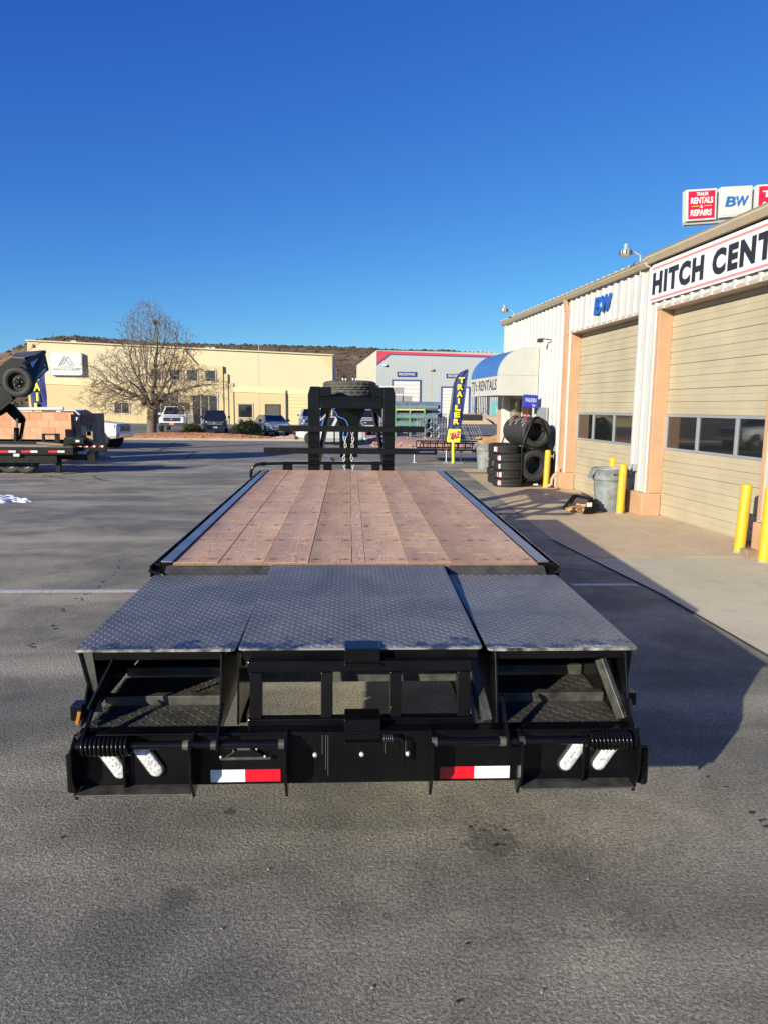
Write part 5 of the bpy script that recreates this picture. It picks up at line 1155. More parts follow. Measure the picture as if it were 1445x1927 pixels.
vehicle('pickup', (vx(288, 348, 56)+.25, 57.6, 0), rad(-84), M_WCAR, 'white crew cab pickup parked nose-on beside the bare tree', 'pickup', H=1.92, L=5.7, Wd=2.02)
vehicle('suv', (vx(372, 420, 54)+.1, 55.5, 0), rad(-80), M_NCAR, 'dark navy crossover parked nose-on between the white pickup and the big bush', 'car', H=1.66, L=4.5, Wd=1.86)
vehicle('sedan', (vx(476, 520, 49.5)+.3, 51.2, 0), rad(-68), M_SILV, 'silver saloon car half behind the round juniper bush', 'car', H=1.40, L=4.7, Wd=1.80)
vehicle('suv', (at(624, 800, 38.6).x, 38.8, 0), rad(177), M_SILV, 'silver compact off-roader seen from the side through the gooseneck', 'car', H=1.66, L=4.0, Wd=1.7, sc=(.93, .93, .90))
vehicle('pickup', (vx(562, 602, 54)+.1, 56, 0), rad(-84), M_WCAR, 'white pickup nose-on mostly hidden by the left gooseneck upright', 'pickup', H=1.85, L=5.5, plate=False)
vehicle('pickup', (vx(655, 700, 50)+.1, 52, 0), rad(-84), M_SILV, 'silver pickup nose-on behind the coupler, seen above the side-on silver car', 'pickup', H=1.85, L=5.5, plate=False)
p = at(228, 820, 33); vehicle('pickup', (p.x-2.9, 33.9, 0), rad(-3), M_WCAR, 'white pickup with its nose sticking out behind the brown board panel at left', 'pickup', H=1.75, L=5.8, Wd=1.95, topper=True, plate=False)

# ================================================================== bare tree
def tree():
    from mathutils.kdtree import KDTree
    base = gr(283, 824); Y = base.y+.4; E = empty('bare_tree', (base.x, Y, 0), 0, 'large leafless tree standing in the orange mulch bed', 'tree')
    r = random.Random(21); pr = [(1.4, 3.4, .0), (2.1, 4.7, .0), (3.0, 5.2, .05), (3.8, 4.8, .0), (4.6, 3.8, -.1), (5.3, 3.1, .05), (6.2, 2.6, .25), (7.0, 2.1, .15), (7.6, 1.3, -.1), (8.2, .5, -.2)]
    def env(z):
        for (a, w0, c0), (b_, w1, c1) in zip(pr, pr[1:]):
            if a <= z <= b_: t = (z-a)/(b_-a); return w0+(w1-w0)*t, c0+(c1-c0)*t
        return 0, 0
    A = []
    while len(A) < 7000:
        z = r.uniform(1.45, 8.15); w_, cx_ = env(z)
        if r.random() > (w_/5.2)**1.25: continue
        x = r.uniform(-w_, w_); y = r.uniform(-w_, w_)
        q = math.hypot(x, y)/max(w_*(.84+.12*math.sin(3.1*math.atan2(y, x)+z*2.3)+.10*math.sin(7*math.atan2(y, x)-z*3.7)), .01)
        if q > 1 or (q < .35 and z < 3.) or r.random() > (.35+.65*q)*(1. if q < .75 else (1.05-q)*3.2): continue
        if z < 2.3 and q < .55: continue
        A.append(Vector((base.x+.1+cx_+x, Y+y*.85, z)))
    N = [Vector((base.x, Y, .0))]; par = [-1]
    for k in range(8): N.append(Vector((base.x+.012*k, Y, .22*(k+1)))); par.append(k)
    for k, (dx, dy, z) in enumerate(((-.5, -.1, 1.0), (.5, .1, 1.), (.1, .45, 1.), (-.15, -.5, 1.), (.05, 0, 1.3), (-.25, .1, 1.3), (.32, -.15, 1.2))):
        p = 8
        for q in range(4): N.append(N[p]+Vector((dx*.42, dy*.42, z*.2))); par.append(p); p = len(N)-1
    alive = A; D = .145
    for it in range(95):
        kd = KDTree(len(N)); [kd.insert(p, i) for i, p in enumerate(N)]; kd.balance(); acc = {}; nx = []
        for a in alive:
            p, i, d = kd.find(a)
            if d < .17: continue
            nx.append(a)
            if d < 2.4: v = (a-p)/d; acc[i] = acc.get(i, Vector())+v
        alive = nx
        if not acc: break
        for i, v in acc.items():
            v = v.normalized(); g = (N[i]-N[par[i]]).normalized() if par[i] >= 0 else Vector((0, 0, 1))
            v = (v+g*.55+Vector((r.gauss(0, .16), r.gauss(0, .16), r.gauss(0, .12)))).normalized(); N.append(N[i]+v*D); par.append(i)
        if len(N) > 26000: break
    n = len(N); kids = [[] for _ in range(n)]
    for i in range(1, n): kids[par[i]].append(i)
    R = [0.]*n
    for i in range(n-1, -1, -1): R[i] = (.0058**2.25 if not kids[i] else sum(R[k]**2.25 for k in kids[i]))**(1/2.25) if kids[i] else .0058
    sc = .30/max(R[4], 1e-6)
    rr = [max(.0085, min(.33, x*(1+(sc-1)*min(1, x/R[4])**.36))) for x in R]
    rr[0] = .46; rr[1] = .36
    def seg(b, a, c, r0, r1, m):
        d = (c-a).normalized(); u = Vector((0, 0, 1)) if abs(d.z) < .9 else Vector((1, 0, 0)); u = (u-d*u.dot(d)).normalized(); v = d.cross(u); an = [2*PI*k/m for k in range(m)]
        b.add([a+(u*math.cos(q)+v*math.sin(q))*r0 for q in an]+[c+(u*math.cos(q)+v*math.sin(q))*r1 for q in an], [(k, (k+1) % m, m+(k+1) % m, m+k) for k in range(m)], m > 4)
    tr_, li, tw = MB(), MB(), MB()
    tr_.tube([N[k] for k in range(9)], [rr[k] for k in range(9)], 12)
    for i in range(9, n):
        p = par[i]; a = N[p]-(N[i]-N[p])*.12
        if rr[i] > .03: seg(li, a, N[i], rr[p] if rr[p] < rr[i]*1.5 else rr[i]*1.1, rr[i], 7)
        else: seg(tw, a, N[i], min(rr[p], rr[i]*1.3), rr[i], 3)
        if not kids[i] or (rr[i] < .014 and r.random() < .3):
            g = (N[i]-N[p]).normalized()
            for q in range(2):
                v = (g+Vector((r.gauss(0, .5), r.gauss(0, .5), r.gauss(0, .4)+.1))).normalized(); m_ = N[i]+v*r.uniform(.10, .26); seg(tw, N[i], m_, .008, .006, 3)
                if r.random() < .6: seg(tw, m_, m_+(v+Vector((r.gauss(0, .5), r.gauss(0, .5), r.gauss(0, .4)))).normalized()*.18, .006, .004, 3)
    tr_.build('trunk', M_BARK, E); li.build('limbs', M_BARK, E, recalc=False); o = tw.build('crown', M_TWIG, E, recalc=False); o['kind'] = 'stuff'
tree()

# ================================================================== junipers and rocks
def juniper(px0, px1, py0, py1, lab, seed):
    b0 = gr((px0+px1)/2, py1-3); Y = b0.y+.6; a, c = at(px0, py1, Y), at(px1, py0, Y); E = empty('juniper_bush', (b0.x, Y, 0), 0, lab, 'bush', 'juniper bushes by the kerb')
    w2 = (c.x-a.x)/2; h = c.z; r = random.Random(seed); f = MB(); st = MB(); cxx = (a.x+c.x)/2
    for k in range(150):
        an = r.uniform(0, 2*PI); el = r.uniform(.05, 1.4); dd = Vector((math.cos(an)*math.cos(el)*w2, math.sin(an)*math.cos(el)*w2*.9, math.sin(el)*h)); s = r.uniform(.72, 1.08); tip = Vector((cxx, Y, .02))+dd*s; org = Vector((cxx, Y, .02))+dd*.15
        if k < 40: st.bar(org, tip.lerp(org, .3), .03)
        dn = (dd.normalized()+Vector((0, 0, .35))).normalized()
        for q in range(80):
            t = r.random()**.5; p = org.lerp(tip, .25+.75*t)+Vector((r.gauss(0, .09), r.gauss(0, .09), r.gauss(0, .07)))*1.1; l = r.uniform(.06, .15); v = (dn+Vector((r.gauss(0, .5), r.gauss(0, .5), r.gauss(0, .4)))).normalized(); sd = v.cross(Vector((r.gauss(0, 1), r.gauss(0, 1), r.gauss(0, 1)))).normalized()*l*.22
            f.add([p-sd, p+sd, p+v*l], [(0, 1, 2)])
    f.build('foliage', M_BUSH, E, recalc=False); st.build('stems', M_BARK, E)
juniper(436, 496, 792, 825, 'large round juniper bush at the kerb in front of the silver saloon', 1)
juniper(344, 382, 802, 821, 'low small juniper bush between the white pickup and the navy crossover', 2)
def rock(px, py, w_, h, lab, seed, d=.6):
    p = gr(px, py); E = Vector((p.x, p.y+w_/2, 0)); r = random.Random(seed); bm = bmesh.new(); bmesh.ops.create_icosphere(bm, subdivisions=2, radius=1)
    for v in bm.verts: v.co = Vector((v.co.x*w_/2, v.co.y*w_/2*d*1.4, v.co.z*h*.6+h*.38))*r.uniform(.86, 1.12)
    me = bpy.data.meshes.new('boulder'); bm.to_mesh(me); bm.free(); me.materials.append(M_ROCK); o = bpy.data.objects.new('boulder', me); COL.objects.link(o); o.location = E; tag(o, lab, 'boulder', 'boulders along the kerb')
rock(551, 829, .75, .36, 'reddish boulder left of the gooseneck behind the kerb', 1); rock(534, 827, .45, .22, 'small flat stone beside the reddish boulder', 2); rock(302, 820, .3, .25, 'small grey stone in the mulch below the white pickup', 3)
rock(752, 832, .7, .25, 'flat pink boulder at the corner gravel bed right of the gooseneck', 4); rock(712, 826, .5, .2, 'low pink stone beside the right gooseneck upright', 5)

# ================================================================== feather flags
def flag(px, pyb, Y, top_, bot, w_, lab, letters, full, lean=0.):
    b0 = at(px, 800, Y); bx_ = b0.x; zt = at(px, top_, Y).z; zb = at(px, bot, Y).z; E = empty('feather_flag', (bx_, Y, 0), 0, lab, 'flag', 'feather flags with yellow letters'); r = random.Random(int(px))
    N = 22; Lf = []; Rt = []
    for k in range(N+1):
        t = k/N; z = zb+(zt-zb)*t; xr = bx_+w_*.5+lean*(t-.0)+(.0); wl = w_*(1. if t < .72 else math.sqrt(max(0, 1-((t-.72)/.28)**2)))
        Rt.append(Vector((xr, Y+.03*math.sin(t*9), z))); Lf.append(Vector((xr-max(wl, .02), Y+.05*math.sin(t*7+1), z)))
    def rows(k0, k1, m, nm):
        b = MB(); vs = []
        for k in range(k0, k1+1):
            for s_ in range(7): q = Lf[k].lerp(Rt[k], s_/6); vs.append(q+Vector((0, .035*math.sin(s_*1.9+k*.35), 0)))
        n = 7; b.add(vs, [(i*n+s_, i*n+s_+1, (i+1)*n+s_+1, (i+1)*n+s_) for i in range(k1-k0) for s_ in range(6)], True); return b.build(nm, m, E, recalc=False)
    s0 = 4 if full else 0
    if full: rows(0, 4, M_FYEL, 'flag_foot')
    rows(s0, N, M_NAVY, 'flag_cloth')
    pole = [Vector((Lf[0].x if not full else bx_-.0, Y+.08, 0.02)), Vector((Lf[0].x+(.0), Y+.08, zb))]+[q+Vector((-.02, .02, 0)) for q in Lf]; MB().tube(pole, .018, 6).build('pole', M_INK, E)
    if full:
        b = MB(); b.tube([(bx_+.02, Y+.02, 0), (bx_+.0, Y+.02, zb)], .055, 8); b.build('pole_sleeve', M_FYEL, E)
        t_ = MB(); t_.tube([(bx_-.35, Y, .02), (bx_+.35, Y, .02)], .02, 6); t_.tube([(bx_, Y-.3, .02), (bx_, Y+.3, .02)], .02, 6); t_.build('cross_base', M_GALV, E)
        text('lettering', 'SALE', mat('flag_red', (.45, .01, .14), .7), E, Lf[2].lerp(Rt[2], .5)+Vector((0, -.08, .02)), (1, 0, .25), UPV, .24, w_*.72, .01, off=.04)
    n = len(letters); f0, f1 = (.90, .24) if full else (.94, -.02)
    for i, ch in enumerate(letters):
        t = f0+(f1-f0)*(i+.5)/n; z = zb+(zt-zb)*t; k = min(N-1, max(0, int(t*N))); c = Lf[k].lerp(Rt[k], .52 if full else .45); h = (zt-zb)*abs(f0-f1)/n
        text('letter', ch, M_FYEL, E, (c.x, Y-.07, z), (1, 0, .06), UPV, h*.82, w_*.45 if ch != 'I' else w_*.14, .01, off=.05)
flag(853, 873, 25.8, 695, 832, .46, 'tall blue TRAILER feather flag on a yellow pole by the small black trailer', 'TRAILER', True, lean=.26)
flag(77, 775, 29.5, 672, 774, .60, 'blue TRAILER feather flag behind the block wall beside the tipped dump trailer', 'TRAIL', False)

# ================================================================== block wall, left trailers
def block_wall():
    Y = 27.2; h0 = .26; bwid = .46; zt = at(60, 776, Y).z; x1 = at(140, 800, Y).x; x0 = -17.5; n = int(zt/h0); h0 = zt/n
    E = empty('block_wall', ((x0+x1)/2, Y, 0), 0, 'low wall of orange split blocks behind the left trailers', 'wall')
    MB().box(x0+.01, x1-.01, Y+.012, Y+.188, 0, zt-.01).build('mortar_core', M_MORT, E); base = {}
    for m_i in range(3):
        for kind, w_ in (('f', bwid), ('h', bwid/2)):
            b = MB(); b.box(-w_/2+.003, w_/2-.003, 0, .2, .003, h0-.003); o = b.build('block', M_BRICK[m_i], E, .004, world=False); base[m_i, kind] = [o, False]
    r = random.Random(8)
    for j in range(n):
        x = x1; first = j % 2 == 1
        while x > x0+.2:
            k = 'h' if first else 'f'; first = False; w_ = bwid if k == 'f' else bwid/2; m_i = r.choice((0, 0, 1, 2)); o, used = base[m_i, k]
            if used: o = inst(o, E)
            else: base[m_i, k][1] = True
            o.location = W4(E).inverted() @ Vector((x-w_/2, Y+r.uniform(-.004, .004), j*h0)); x -= w_
    # unused prototypes
    for o, used in base.values():
        if not used: bpy.data.objects.remove(o)
    MB().box(x0, x1+.02, Y-.02, Y+.22, zt-.0, zt+.03).build('cap', M_BRICK[1], E, .005)
    return E
block_wall()

def box_between(name, q0, q1, Y, dy, m, parent, bev=.006): a, c = at(*q0, Y), at(*q1, Y); b = MB(); b.box(min(a.x, c.x), max(a.x, c.x), Y, Y+dy, min(a.z, c.z), max(a.z, c.z)); return b.build(name, m, parent, bev)
def board_panel():
    Y = 25.4; E = empty('board_panel', (at(160, 800, Y).x, Y, 0), 0, 'brown weathered board panels with a triangular piece on the trailer front', 'boards')
    P = lambda x, y: at(x, y, Y)
    for q0, q1, dy in (((126, 866), (137, 808), .1), ((137, 845), (141, 780), .12), ((141, 835), (151, 797), .06), ((165, 835), (172, 797), .06), ((172, 850), (180, 778), .9)): box_between('board', q0, q1, Y, dy, M_WOODG, E)
    box_between('board', (141, 834), (172, 796), (Y+.13), .05, mat('dark_board', (.10, .07, .05), .9), E)
    box_between('board', (139, 799), (172, 795), Y-.02, .05, M_WOODG, E)
    MB().prism([P(152, 796), P(170, 796), P(160.5, 769)], (0, .05, 0)).build('triangle_board', M_WOODG, E, .004); box_between('notice', (150, 820), (164, 800), Y+.08, .01, M_WHITE, E)
    MB().prism([P(143, 795), P(150, 780), P(154, 779), P(149, 795)], (0, .8, 0)).build('board', M_BRICK[0], E)
    return E
board_panel()
def left_trailer():
    Y = 20.5; g = at(110, 877, Y); E = empty('flatbed_trailer', (at(40, 850, Y).x, Y+1, 0), 0, 'black flatbed trailer with pale deck parked along the block wall', 'trailer')
    zd = at(60, 842, Y).z; zb_ = at(60, 853, Y).z; x0, x1 = -17, at(138, 845, Y).x
    n = 9
    for k in range(n): b = MB(); b.box(x0, x1-.15, Y+.03+k*.18, Y+.03+k*.18+.172, zd-.05, zd-.01); b.build('deck_plank', mat('grey_deck_wood', (.45, .36, .28), .8, var=.15, vscale=3), E)
    b = MB(); b.box(x0, x1, Y, Y+.025, zb_-.04, zd+.01); b.box(x1-.14, x1, Y+.03, Y+1.66, zb_, zd+.0); b.build('side_rail', M_BLACKM, E, .005)
    b = MB(); b.box(x0, x1-.5, Y+.1, Y+.16, zb_-.28, zb_-.045); b.box(x0, x1-.5, Y+1.5, Y+1.56, zb_-.28, zb_-.045); b.build('main_beam', M_BLACKM, E)
    for x in (0, 41, 92):
        box_between('reflector', (x, 851.5), (x+17, 848), Y-.004, .003, M_RED, E, 0); box_between('reflector', (x+17.2, 851.5), (x+30, 848), Y-.004, .003, M_REFW, E, 0)
    box_between('number_plate', (26, 859), (37, 854), Y-.01, .006, M_WHITE, E, 0)
    box_between('landing_leg', (106, 889), (113, 852), Y+.3, .12, M_BLACKM, E); box_between('landing_foot', (103, 890), (116, 888), Y+.25, .22, M_BLACKM, E); box_between('landing_leg', (106, 884), (112, 852), Y+1.5, .12, M_BLACKM, E)
    for px in (38, 8, -40):
        p = at(px, 850, Y+.2); M = frame_to((0, 1, 0), (p.x, Y+.55, .36)); w_ = tyre_mb(M, .36, .22, .2, 28).build('wheel', M_RUBBER, E); MB().lathe([(.22, .08), (.1, .05), (0, .06)], frame_to((0, -1, 0), (p.x, Y+.52, .36)), 16).build('rim', M_BLACKM, w_)
    # ramp board on deck, loose posts
    a, c = at(73, 833, Y+.8), at(136, 838, Y+.8); MB().bar(a, c, .25, .04).build('loose_board', M_WOODG, E)
    # bulwark frame at its front, black gooseneck frame in front of the wall
    for q0, q1 in (((80, 833), (84, 816)), ((104, 834), (112, 816)), ((80, 818.5), (112, 816.5))): box_between('rack_post', q0, q1, Y+1.2, .06, M_BLACKM, E)
    box_between('tongue_beam', (120, 849), (200, 832), Y+.6, .1, M_BLACKM, E); box_between('tongue_beam', (135, 866), (175, 848), Y+.8, .5, M_DARK, E)
    box_between('tool_box', (121, 835), (158, 824), Y+.4, .4, M_BLACKM, E); box_between('sticker', (143, 832), (150, 828), Y+.395, .004, M_WHITE, E, 0)
    box_between('brand_board', (137, 856), (168, 846), Y+.35, .02, M_DARK, E)
    t = at(152, 850.5, Y+.34); text('lettering', 'Texas', mat('pale_blue_letters', (.15, .45, .70), .5), E, t, (1, 0, 0), UPV, .12, .38, .004, off=.03, shear=.2)
    for x in (146, 158, 172, 187): box_between('reflector', (x, 841.5), (x+4, 838.5), Y+.59, .004, M_RED, E, 0); box_between('reflector', (x+4.2, 841.5), (x+8, 838.5), Y+.59, .004, M_REFW, E, 0)
    for x0_, x1_, y1 in ((166, 169, 872), (171, 175, 872), (164, 172, 820)): box_between('jack_post', (x0_, y1), (x1_, 812 if y1 > 830 else 808), Y+.7, .08, M_BLACKM if y1 < 830 else M_WOODG, E)
    p = gr(204, 856); o = MB().box(p.x-.07, p.x+.07, 27.0, 27.1, 0, at(204, 824, 27).z).build('wooden_post', mat('green_grey_post', (.25, .22, .10), .9), None, .01); tag(o, 'short leaning green-brown wooden post right of the black trailer tongue', 'post')
left_trailer()
M_DUMP = mat('matte_black_dump', (.008, .008, .009), .55, spec=.2, var=.4, vscale=4)
def dump_trailer():
    Y = 22.3; D = 1.5; E = empty('dump_trailer', (at(-20, 860, Y).x, Y+1, 0), 0, 'black dump trailer tipped steeply with a spare wheel on its bed', 'trailer')
    P = lambda x, y, yy=Y: at(x, y, yy)
    # raised bed: near side wall, front wall, far side wall, floor, rails
    F = Y+1.5
    def face(pts, nm, th=(0, .05, 0), m=M_DUMP): b = MB(); b.prism(pts, th); return b.build(nm, m, E, .006)
    face([P(-90, 830), P(-90, 782), P(0, 716), P(46, 685), P(65, 721), P(21, 757), P(-30, 800)], 'bed_side')
    face([P(-90, 800, F), P(-90, 745, F), P(0, 689, F), P(30, 667, F), P(84, 662, F), P(92, 696, F), P(40, 738, F)], 'bed_side')
    face([P(46, 685), P(84, 662, F), P(92, 696, F), P(65, 721)], 'bed_front', (-.04, .02, -.03))
    face([P(-90, 828), P(65, 720), P(92, 695, F), P(-90, 798, F)], 'bed_floor', (-.03, 0, .05))
    b = MB(); b.bar(P(-90, 781, Y-.03), P(46, 685, Y-.03), .10, .09); b.bar(P(46, 685.5, Y-.03), P(85, 662, F), .09, .10); b.build('top_rail', M_DUMP, E, .01)
    b = MB(); b.bar(P(46, 686, Y-.03), P(66, 722, Y-.03), .12, .10); b.build('corner_post', M_DUMP, E, .01)
    face([P(24, 674, Y+.9), P(30, 666.5, F), P(60, 663, F), P(84, 661, F), P(81, 667, F-.3), P(47, 675, Y+.7)], 'tarp_roller', (0, 0, .04), mat('grey_tarp', (.06, .065, .08), .5))
    for q0, q1 in (((26, 703), (47, 738)), ((2, 716), (24, 753)), ((-30, 738), (-5, 775))): b = MB(); b.bar(P(*q0, Y-.05), P(*q1, Y-.05), .09, .10); b.build('side_post', M_DUMP, E, .008)
    def onf(u, v): a = P(46, 685).lerp(P(84, 662, F), u); c = P(65, 721).lerp(P(92, 696, F), u); return a.lerp(c, v)+Vector((.01, -.03, .0))
    for u0, u1, v0, v1, m in ((.25, .62, .12, .36, M_GALV), (.30, .40, .42, .47, M_WHITE), (.2, .85, .80, .92, M_GALV), (.5, .9, .62, .68, M_WHITE)):
        face([onf(u0, v0), onf(u1, v0), onf(u1, v1), onf(u0, v1)], 'sticker', (.003, -.004, 0), m)
    # spare wheel on the side
    c = P(36, 719, Y-.16); M = frame_to((0, -1, 0), c); wt = tyre_mb(M, .45, .265, .26, 40).build('spare_wheel', M_RUBBER, E); MB().lathe([(.265, .02), (.2, .0), (.08, .03), (.07, .07), (0, .07)], M, 24).build('rim', M_DUMP, wt)
    b = MB()
    for k in range(5): a = k*2*PI/5; b.lathe([(.016, 0), (.016, .03), (0, .035)], M @ Matrix.Translation((.12*math.cos(a), .12*math.sin(a), .03)), 8)
    b.build('wheel_nuts', M_ZINC, wt)
    # lift arms and cylinder
    yy = Y+.8
    b = MB(); b.prism([P(-30, 775, yy), P(14, 758, yy), P(26, 763, yy), P(45, 785, yy), P(47, 793, yy), P(35, 797, yy), P(12, 775, yy), P(-30, 800, yy)], (0, .12, 0)); b.build('scissor_arm', M_DUMP, E, .01)
    b = MB(); b.prism([P(38, 787, yy), P(47, 788, yy), P(40, 829, yy), P(35, 829, yy), P(40, 795, yy)], (0, .1, 0)); b.build('scissor_arm', M_DUMP, E, .01)
    MB().tube([P(33, 788, yy-.1), P(32, 812, yy-.1)], .035, 12).build('piston_rod', M_CHROME, E); MB().tube([P(32, 805, yy-.1), P(31, 832, yy-.1)], .075, 14).build('cylinder', M_DUMP, E)
    b = MB(); b.box(-16.5, P(118, 830, yy).x, yy-.3, yy-.2, P(0, 840, yy).z, P(0, 829, yy).z); b.box(-16.5, P(118, 830, yy).x, yy+.9, yy+1.0, P(0, 840, yy).z, P(0, 829, yy).z); b.build('chassis_beam', M_DUMP, E, .01)
    for px in (33, -8): M = frame_to((0, 1, 0), (P(px, 840, yy).x, yy-.05, .40)); tyre_mb(M, .40, .24, .24, 32).build('wheel', M_RUBBER, E)
    b = MB(); b.tube([P(38, 829, yy-.1), P(42, 826, yy-.1), P(43, 819, yy-.1), P(41, 817, yy-.1)], .012, 6); b.build('hose', M_INK, E)
dump_trailer()
# white pipe behind the wall and red thing
p = at(25, 770, 27.5); q = at(120, 769, 27.5); o = MB().tube([p, q], .07, 10).build('white_pipe', M_WHITE, None); tag(o, 'long white ladder-rack tube showing above the block wall', 'pipe')

# ================================================================== utility trailer, rack, pipes, fence
def utility():
    Y = 26.2; x0, x1 = at(790, 850, Y).x, at(902, 850, Y).x; zt, zl, zb_ = at(840, 834, Y).z, at(840, 847, Y).z, at(840, 853, Y).z
    E = empty('utility_trailer', ((x0+x1)/2, Y, 0), 0, 'small black open-rail utility trailer behind the far grey bin', 'trailer')
    for Yq in (Y, Y+1.6):
        b = MB(); b.bar((x0, Yq, zt), (x1+.6, Yq, zt), .05); b.bar((x0, Yq, zl), (x1+.6, Yq, zl), .05); b.build('rail', M_BLACKM, E, .004)
        for k in range(9): x = x0+(x1-x0)*k/8; b = MB(); b.bar((x, Yq, zl+.026), (x, Yq, zt-.026), .035); b.build('upright', M_BLACKM, E)
    b = MB(); b.box(x0, x1+.6, Y, Y+1.6, zl-.07, zl-.03); b.build('deck', M_WOODG, E); M = frame_to((0, 1, 0), (x1+.18, Y-.12, .36)); wt = tyre_mb(M, .36, .2, .2, 28).build('wheel', M_RUBBER, E); MB().lathe([(.2, .04), (0, .05)], frame_to((0, -1, 0), (x1+.18, Y-.12, .36)), 16).build('rim', M_SILV, wt)
    b = MB(); P = [(x1+.18+.47*math.cos(a), z) for a, z in [(PI*k/8, .38+.44*math.sin(PI*k/8)) for k in range(9)]]
    for (a, z), (c, z2) in zip(P, P[1:]): b.bar((a, Y-.12, z), (c, Y-.12, z2), .26, .02, up=(0, 0, 1))
    b.build('mudguard', M_BLACKM, E)
    for px in (779, 839, 866): p = at(px, 850, Y); b = MB(); b.tube([(p.x, Y-.05, 0), (p.x, Y-.05, zl)], .022, 6); b.box(p.x-.08, p.x+.08, Y-.12, Y+.02, 0, .02); b.build('jack_stand', M_ZINC, E)
    a = at(770, 854, Y); b = MB(); b.bar((a.x, Y+.1, zl-.1), (x0, Y+.1, zl-.06), .08, .06); b.build('tongue', M_BLACKM, E)
    g = MB(); r = random.Random(6)
    for k in range(8): x = at(866+k*4.6+r.uniform(-2, 2), 830, Y+2).x; g.tube([(x+.3, Y+2, zt-.1), (x+.1, Y+2, zt+.35), (x-.1+r.uniform(-.1, .1), Y+2, zt+.75)], .007, 4)
    tag(g.build('wire_stakes', M_TRIM), 'bent thin brown stakes sticking up behind the small black trailer', 'stakes', kind='stuff')
utility()
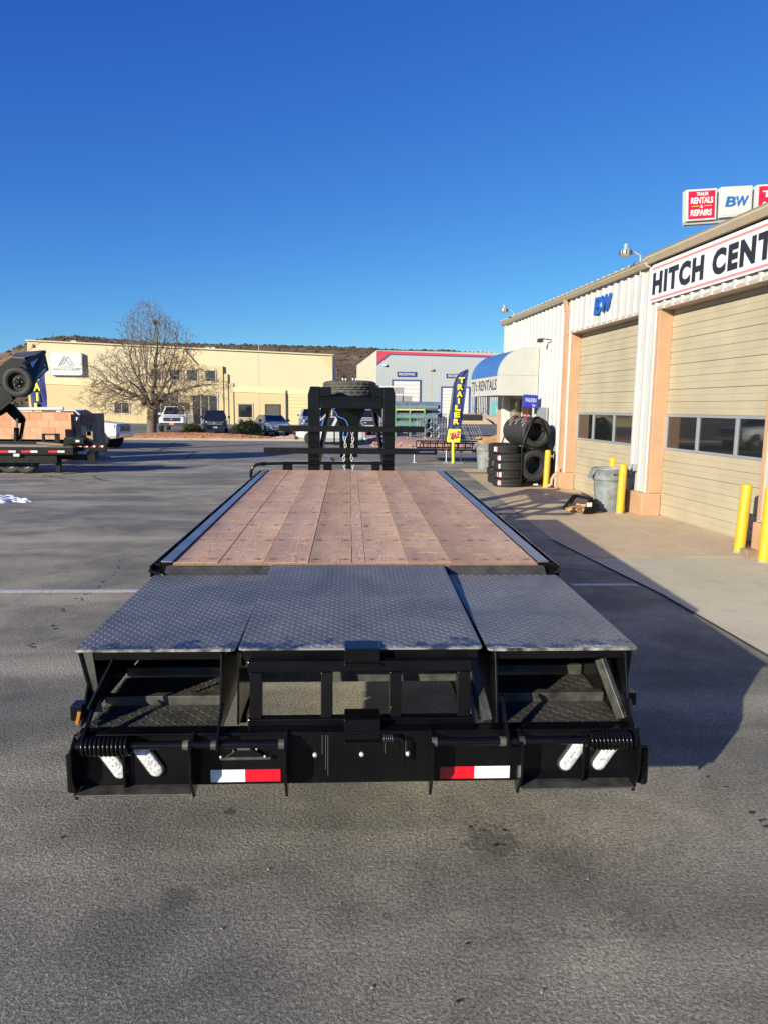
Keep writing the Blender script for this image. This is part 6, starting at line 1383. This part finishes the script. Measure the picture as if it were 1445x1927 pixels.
def pipe_rack():
    Y = 48.; E = empty('pallet_rack', (at(780, 800, Y).x, Y, 0), 0, 'green steel pallet rack with yellow posts standing behind the red gravel bed', 'rack')
    z = lambda y: at(780, y, Y).z
    xs = [at(x, 800, Y).x for x in (744, 771, 798)]; zt = z(761)
    for x in xs:
        for dy in (0, 1.1): MB().box(x-.06, x+.06, Y+dy, Y+dy+.08, 0, zt).build('upright', M_GREEN, E)
        b = MB(); 
        for k in range(4): b.bar((x, Y+.05, .2+k*.5), (x, Y+1.1, .2+(k+1)*.5), .04)
        b.build('lattice', M_GREEN, E)
    for y in (771, 785, 800, 812): 
        for dy in (-.03, 1.13): MB().box(xs[0], xs[-1], Y+dy, Y+dy+.05, z(y)-.05, z(y)+.05).build('beam', mat('yellow_beam', (.55, .45, .12), .6) if y in (771,) else M_GREEN, E)
    for a, c in ((0, 1), (1, 2), (1, 0), (2, 1)): MB().bar((xs[a], Y+1.2, .3), (xs[c], Y+1.2, zt-.3), .05).build('brace', M_GREEN, E)
    b = MB(); b.box(at(798, 800, Y-.4).x, at(801, 800, Y-.4).x, Y-.4, Y-.3, 0, z(803)); b.build('guard_post', M_YEL, E)
    for y, n in ((766, 2), (783, 3), (797, 2)):
        for k in range(n):
            zz = z(y)+(.12 if k % 2 else -.02); o = MB().tube([(xs[0]-.5, Y+.25+.42*k, zz), (xs[-1]+.9+.2*k, Y+.25+.42*k, zz)], .24, 14).build('steel_pipe', M_PIPE, None); tag(o, '%s grey steel pipe on the %s shelf of the green rack' % (['front', 'middle', 'rear'][k], {766: 'top', 783: 'middle', 797: 'bottom'}[y]), 'pipe', 'pipes on the green rack')
    sp_ = [(805, 812), (818, 812), (799, 800) if False else (810, 801), (821, 803), (801, 822), (812, 824), (824, 822)]
    for i, (x, y) in enumerate([(805, 802), (819, 803), (806, 818), (820, 818), (807, 792)]):
        Yp = 44.5; p = at(x, y, Yp); Rr = .21 if y != 792 else .16; b = MB(); M = frame_to((0, 1, 0), (p.x, Yp, max(p.z, Rr)))
        b.lathe([(Rr, 0), (Rr, 3), (Rr*.82, 3), (Rr*.82, 0), (Rr, 0)], M, 24); o = b.build('culvert_pipe', M_PIPE, None); tag(o, '%s grey culvert pipe in the pile right of the green rack' % ['upper left wide', 'upper right wide', 'lower left wide', 'lower right wide', 'topmost narrow'][i], 'pipe', 'culvert pipes stacked by the rack')
    for px, x2 in ((711, 0),):
        pass
    f = MB(); fx = [at(x, 800, 43.).x for x in (823, 842)]
    E2 = empty('yard_fence', (fx[1], 43, 0), 0, 'thin galvanised chain-link fence end post beside the culvert pipes', 'fence')
    MB().tube([(fx[1], 43, 0), (fx[1], 43, at(842, 772, 43).z)], .045, 8).build('post', M_ZINC, E2); b = MB()
    top = at(842, 778, 43).z
    for k in range(26): t = k*.16; b.bar((fx[1], 43, max(.05, top-t)), (fx[1]-min(t, top)-.0, 43, .05 if t < top else .05), .008) if False else None
    for k in range(14): b.tube([(fx[1]-.0, 43, .1+k*.1), (fx[1]-1.6, 46.5, .1+k*.1)], .006, 3, caps=False)
    for k in range(12): b.tube([(fx[1]-.14*k, 43+.3*k, .05), (fx[1]-.14*k, 43+.3*k, 1.5)], .006, 3, caps=False)
    b.build('mesh_wire', M_ZINC, E2)
    for i, (x0, x1, y0, y1, Yb) in enumerate(((716, 760, 726, 768, 62), (741, 757, 741, 768, 57), (759, 775, 742, 768, 57))):
        a, c = at(x0, y0, Yb), at(x1, y0, Yb); E3 = empty('storage_unit', ((a.x+c.x)/2, Yb, 0), 0, ['large grey boxy unit with pale top behind the rack', 'narrow grey boxy unit left of its twin behind the rack', 'narrow grey boxy unit right of its twin behind the rack'][i], 'storage box')
        MB().box(a.x, c.x, Yb, Yb+2, 0, a.z-.15).build('box', mat('purple_grey', (.25, .24, .28), .7, var=.1), E3); MB().box(a.x-.03, c.x+.03, Yb-.05, Yb+2, a.z-.148, a.z).build('lid', M_WHITE, E3, .02)
        for k in range(3): xx = a.x+(c.x-a.x)*(k+.5)/3; MB().box(xx-.02, xx+.02, Yb-.02, Yb-.003, .1, a.z-.2).build('rib', M_TRIM, E3)
pipe_rack()
Yt = 96.; a, c = at(930, 797, Yt), at(952, 755, Yt); E = empty('site_container', ((a.x+c.x)/2, Yt, 0), 0, 'teal site container with white letters beneath the blue awning corner', 'container')
MB().box(a.x, c.x+2, Yt, Yt+2.4, 0, c.z).build('container_box', M_TEAL, E, .03); text('lettering', 'jan', M_WHITE, E, ((a.x+c.x)/2-.1, Yt-.02, 1.9), (1, 0, 0), UPV, .9, 1.1, .02, off=.02)
for k in range(6): MB().box(a.x+.3*k+.05, a.x+.3*k+.12, Yt-.03, Yt-.002, .1, c.z-.1).build('rib', M_TEAL, E)
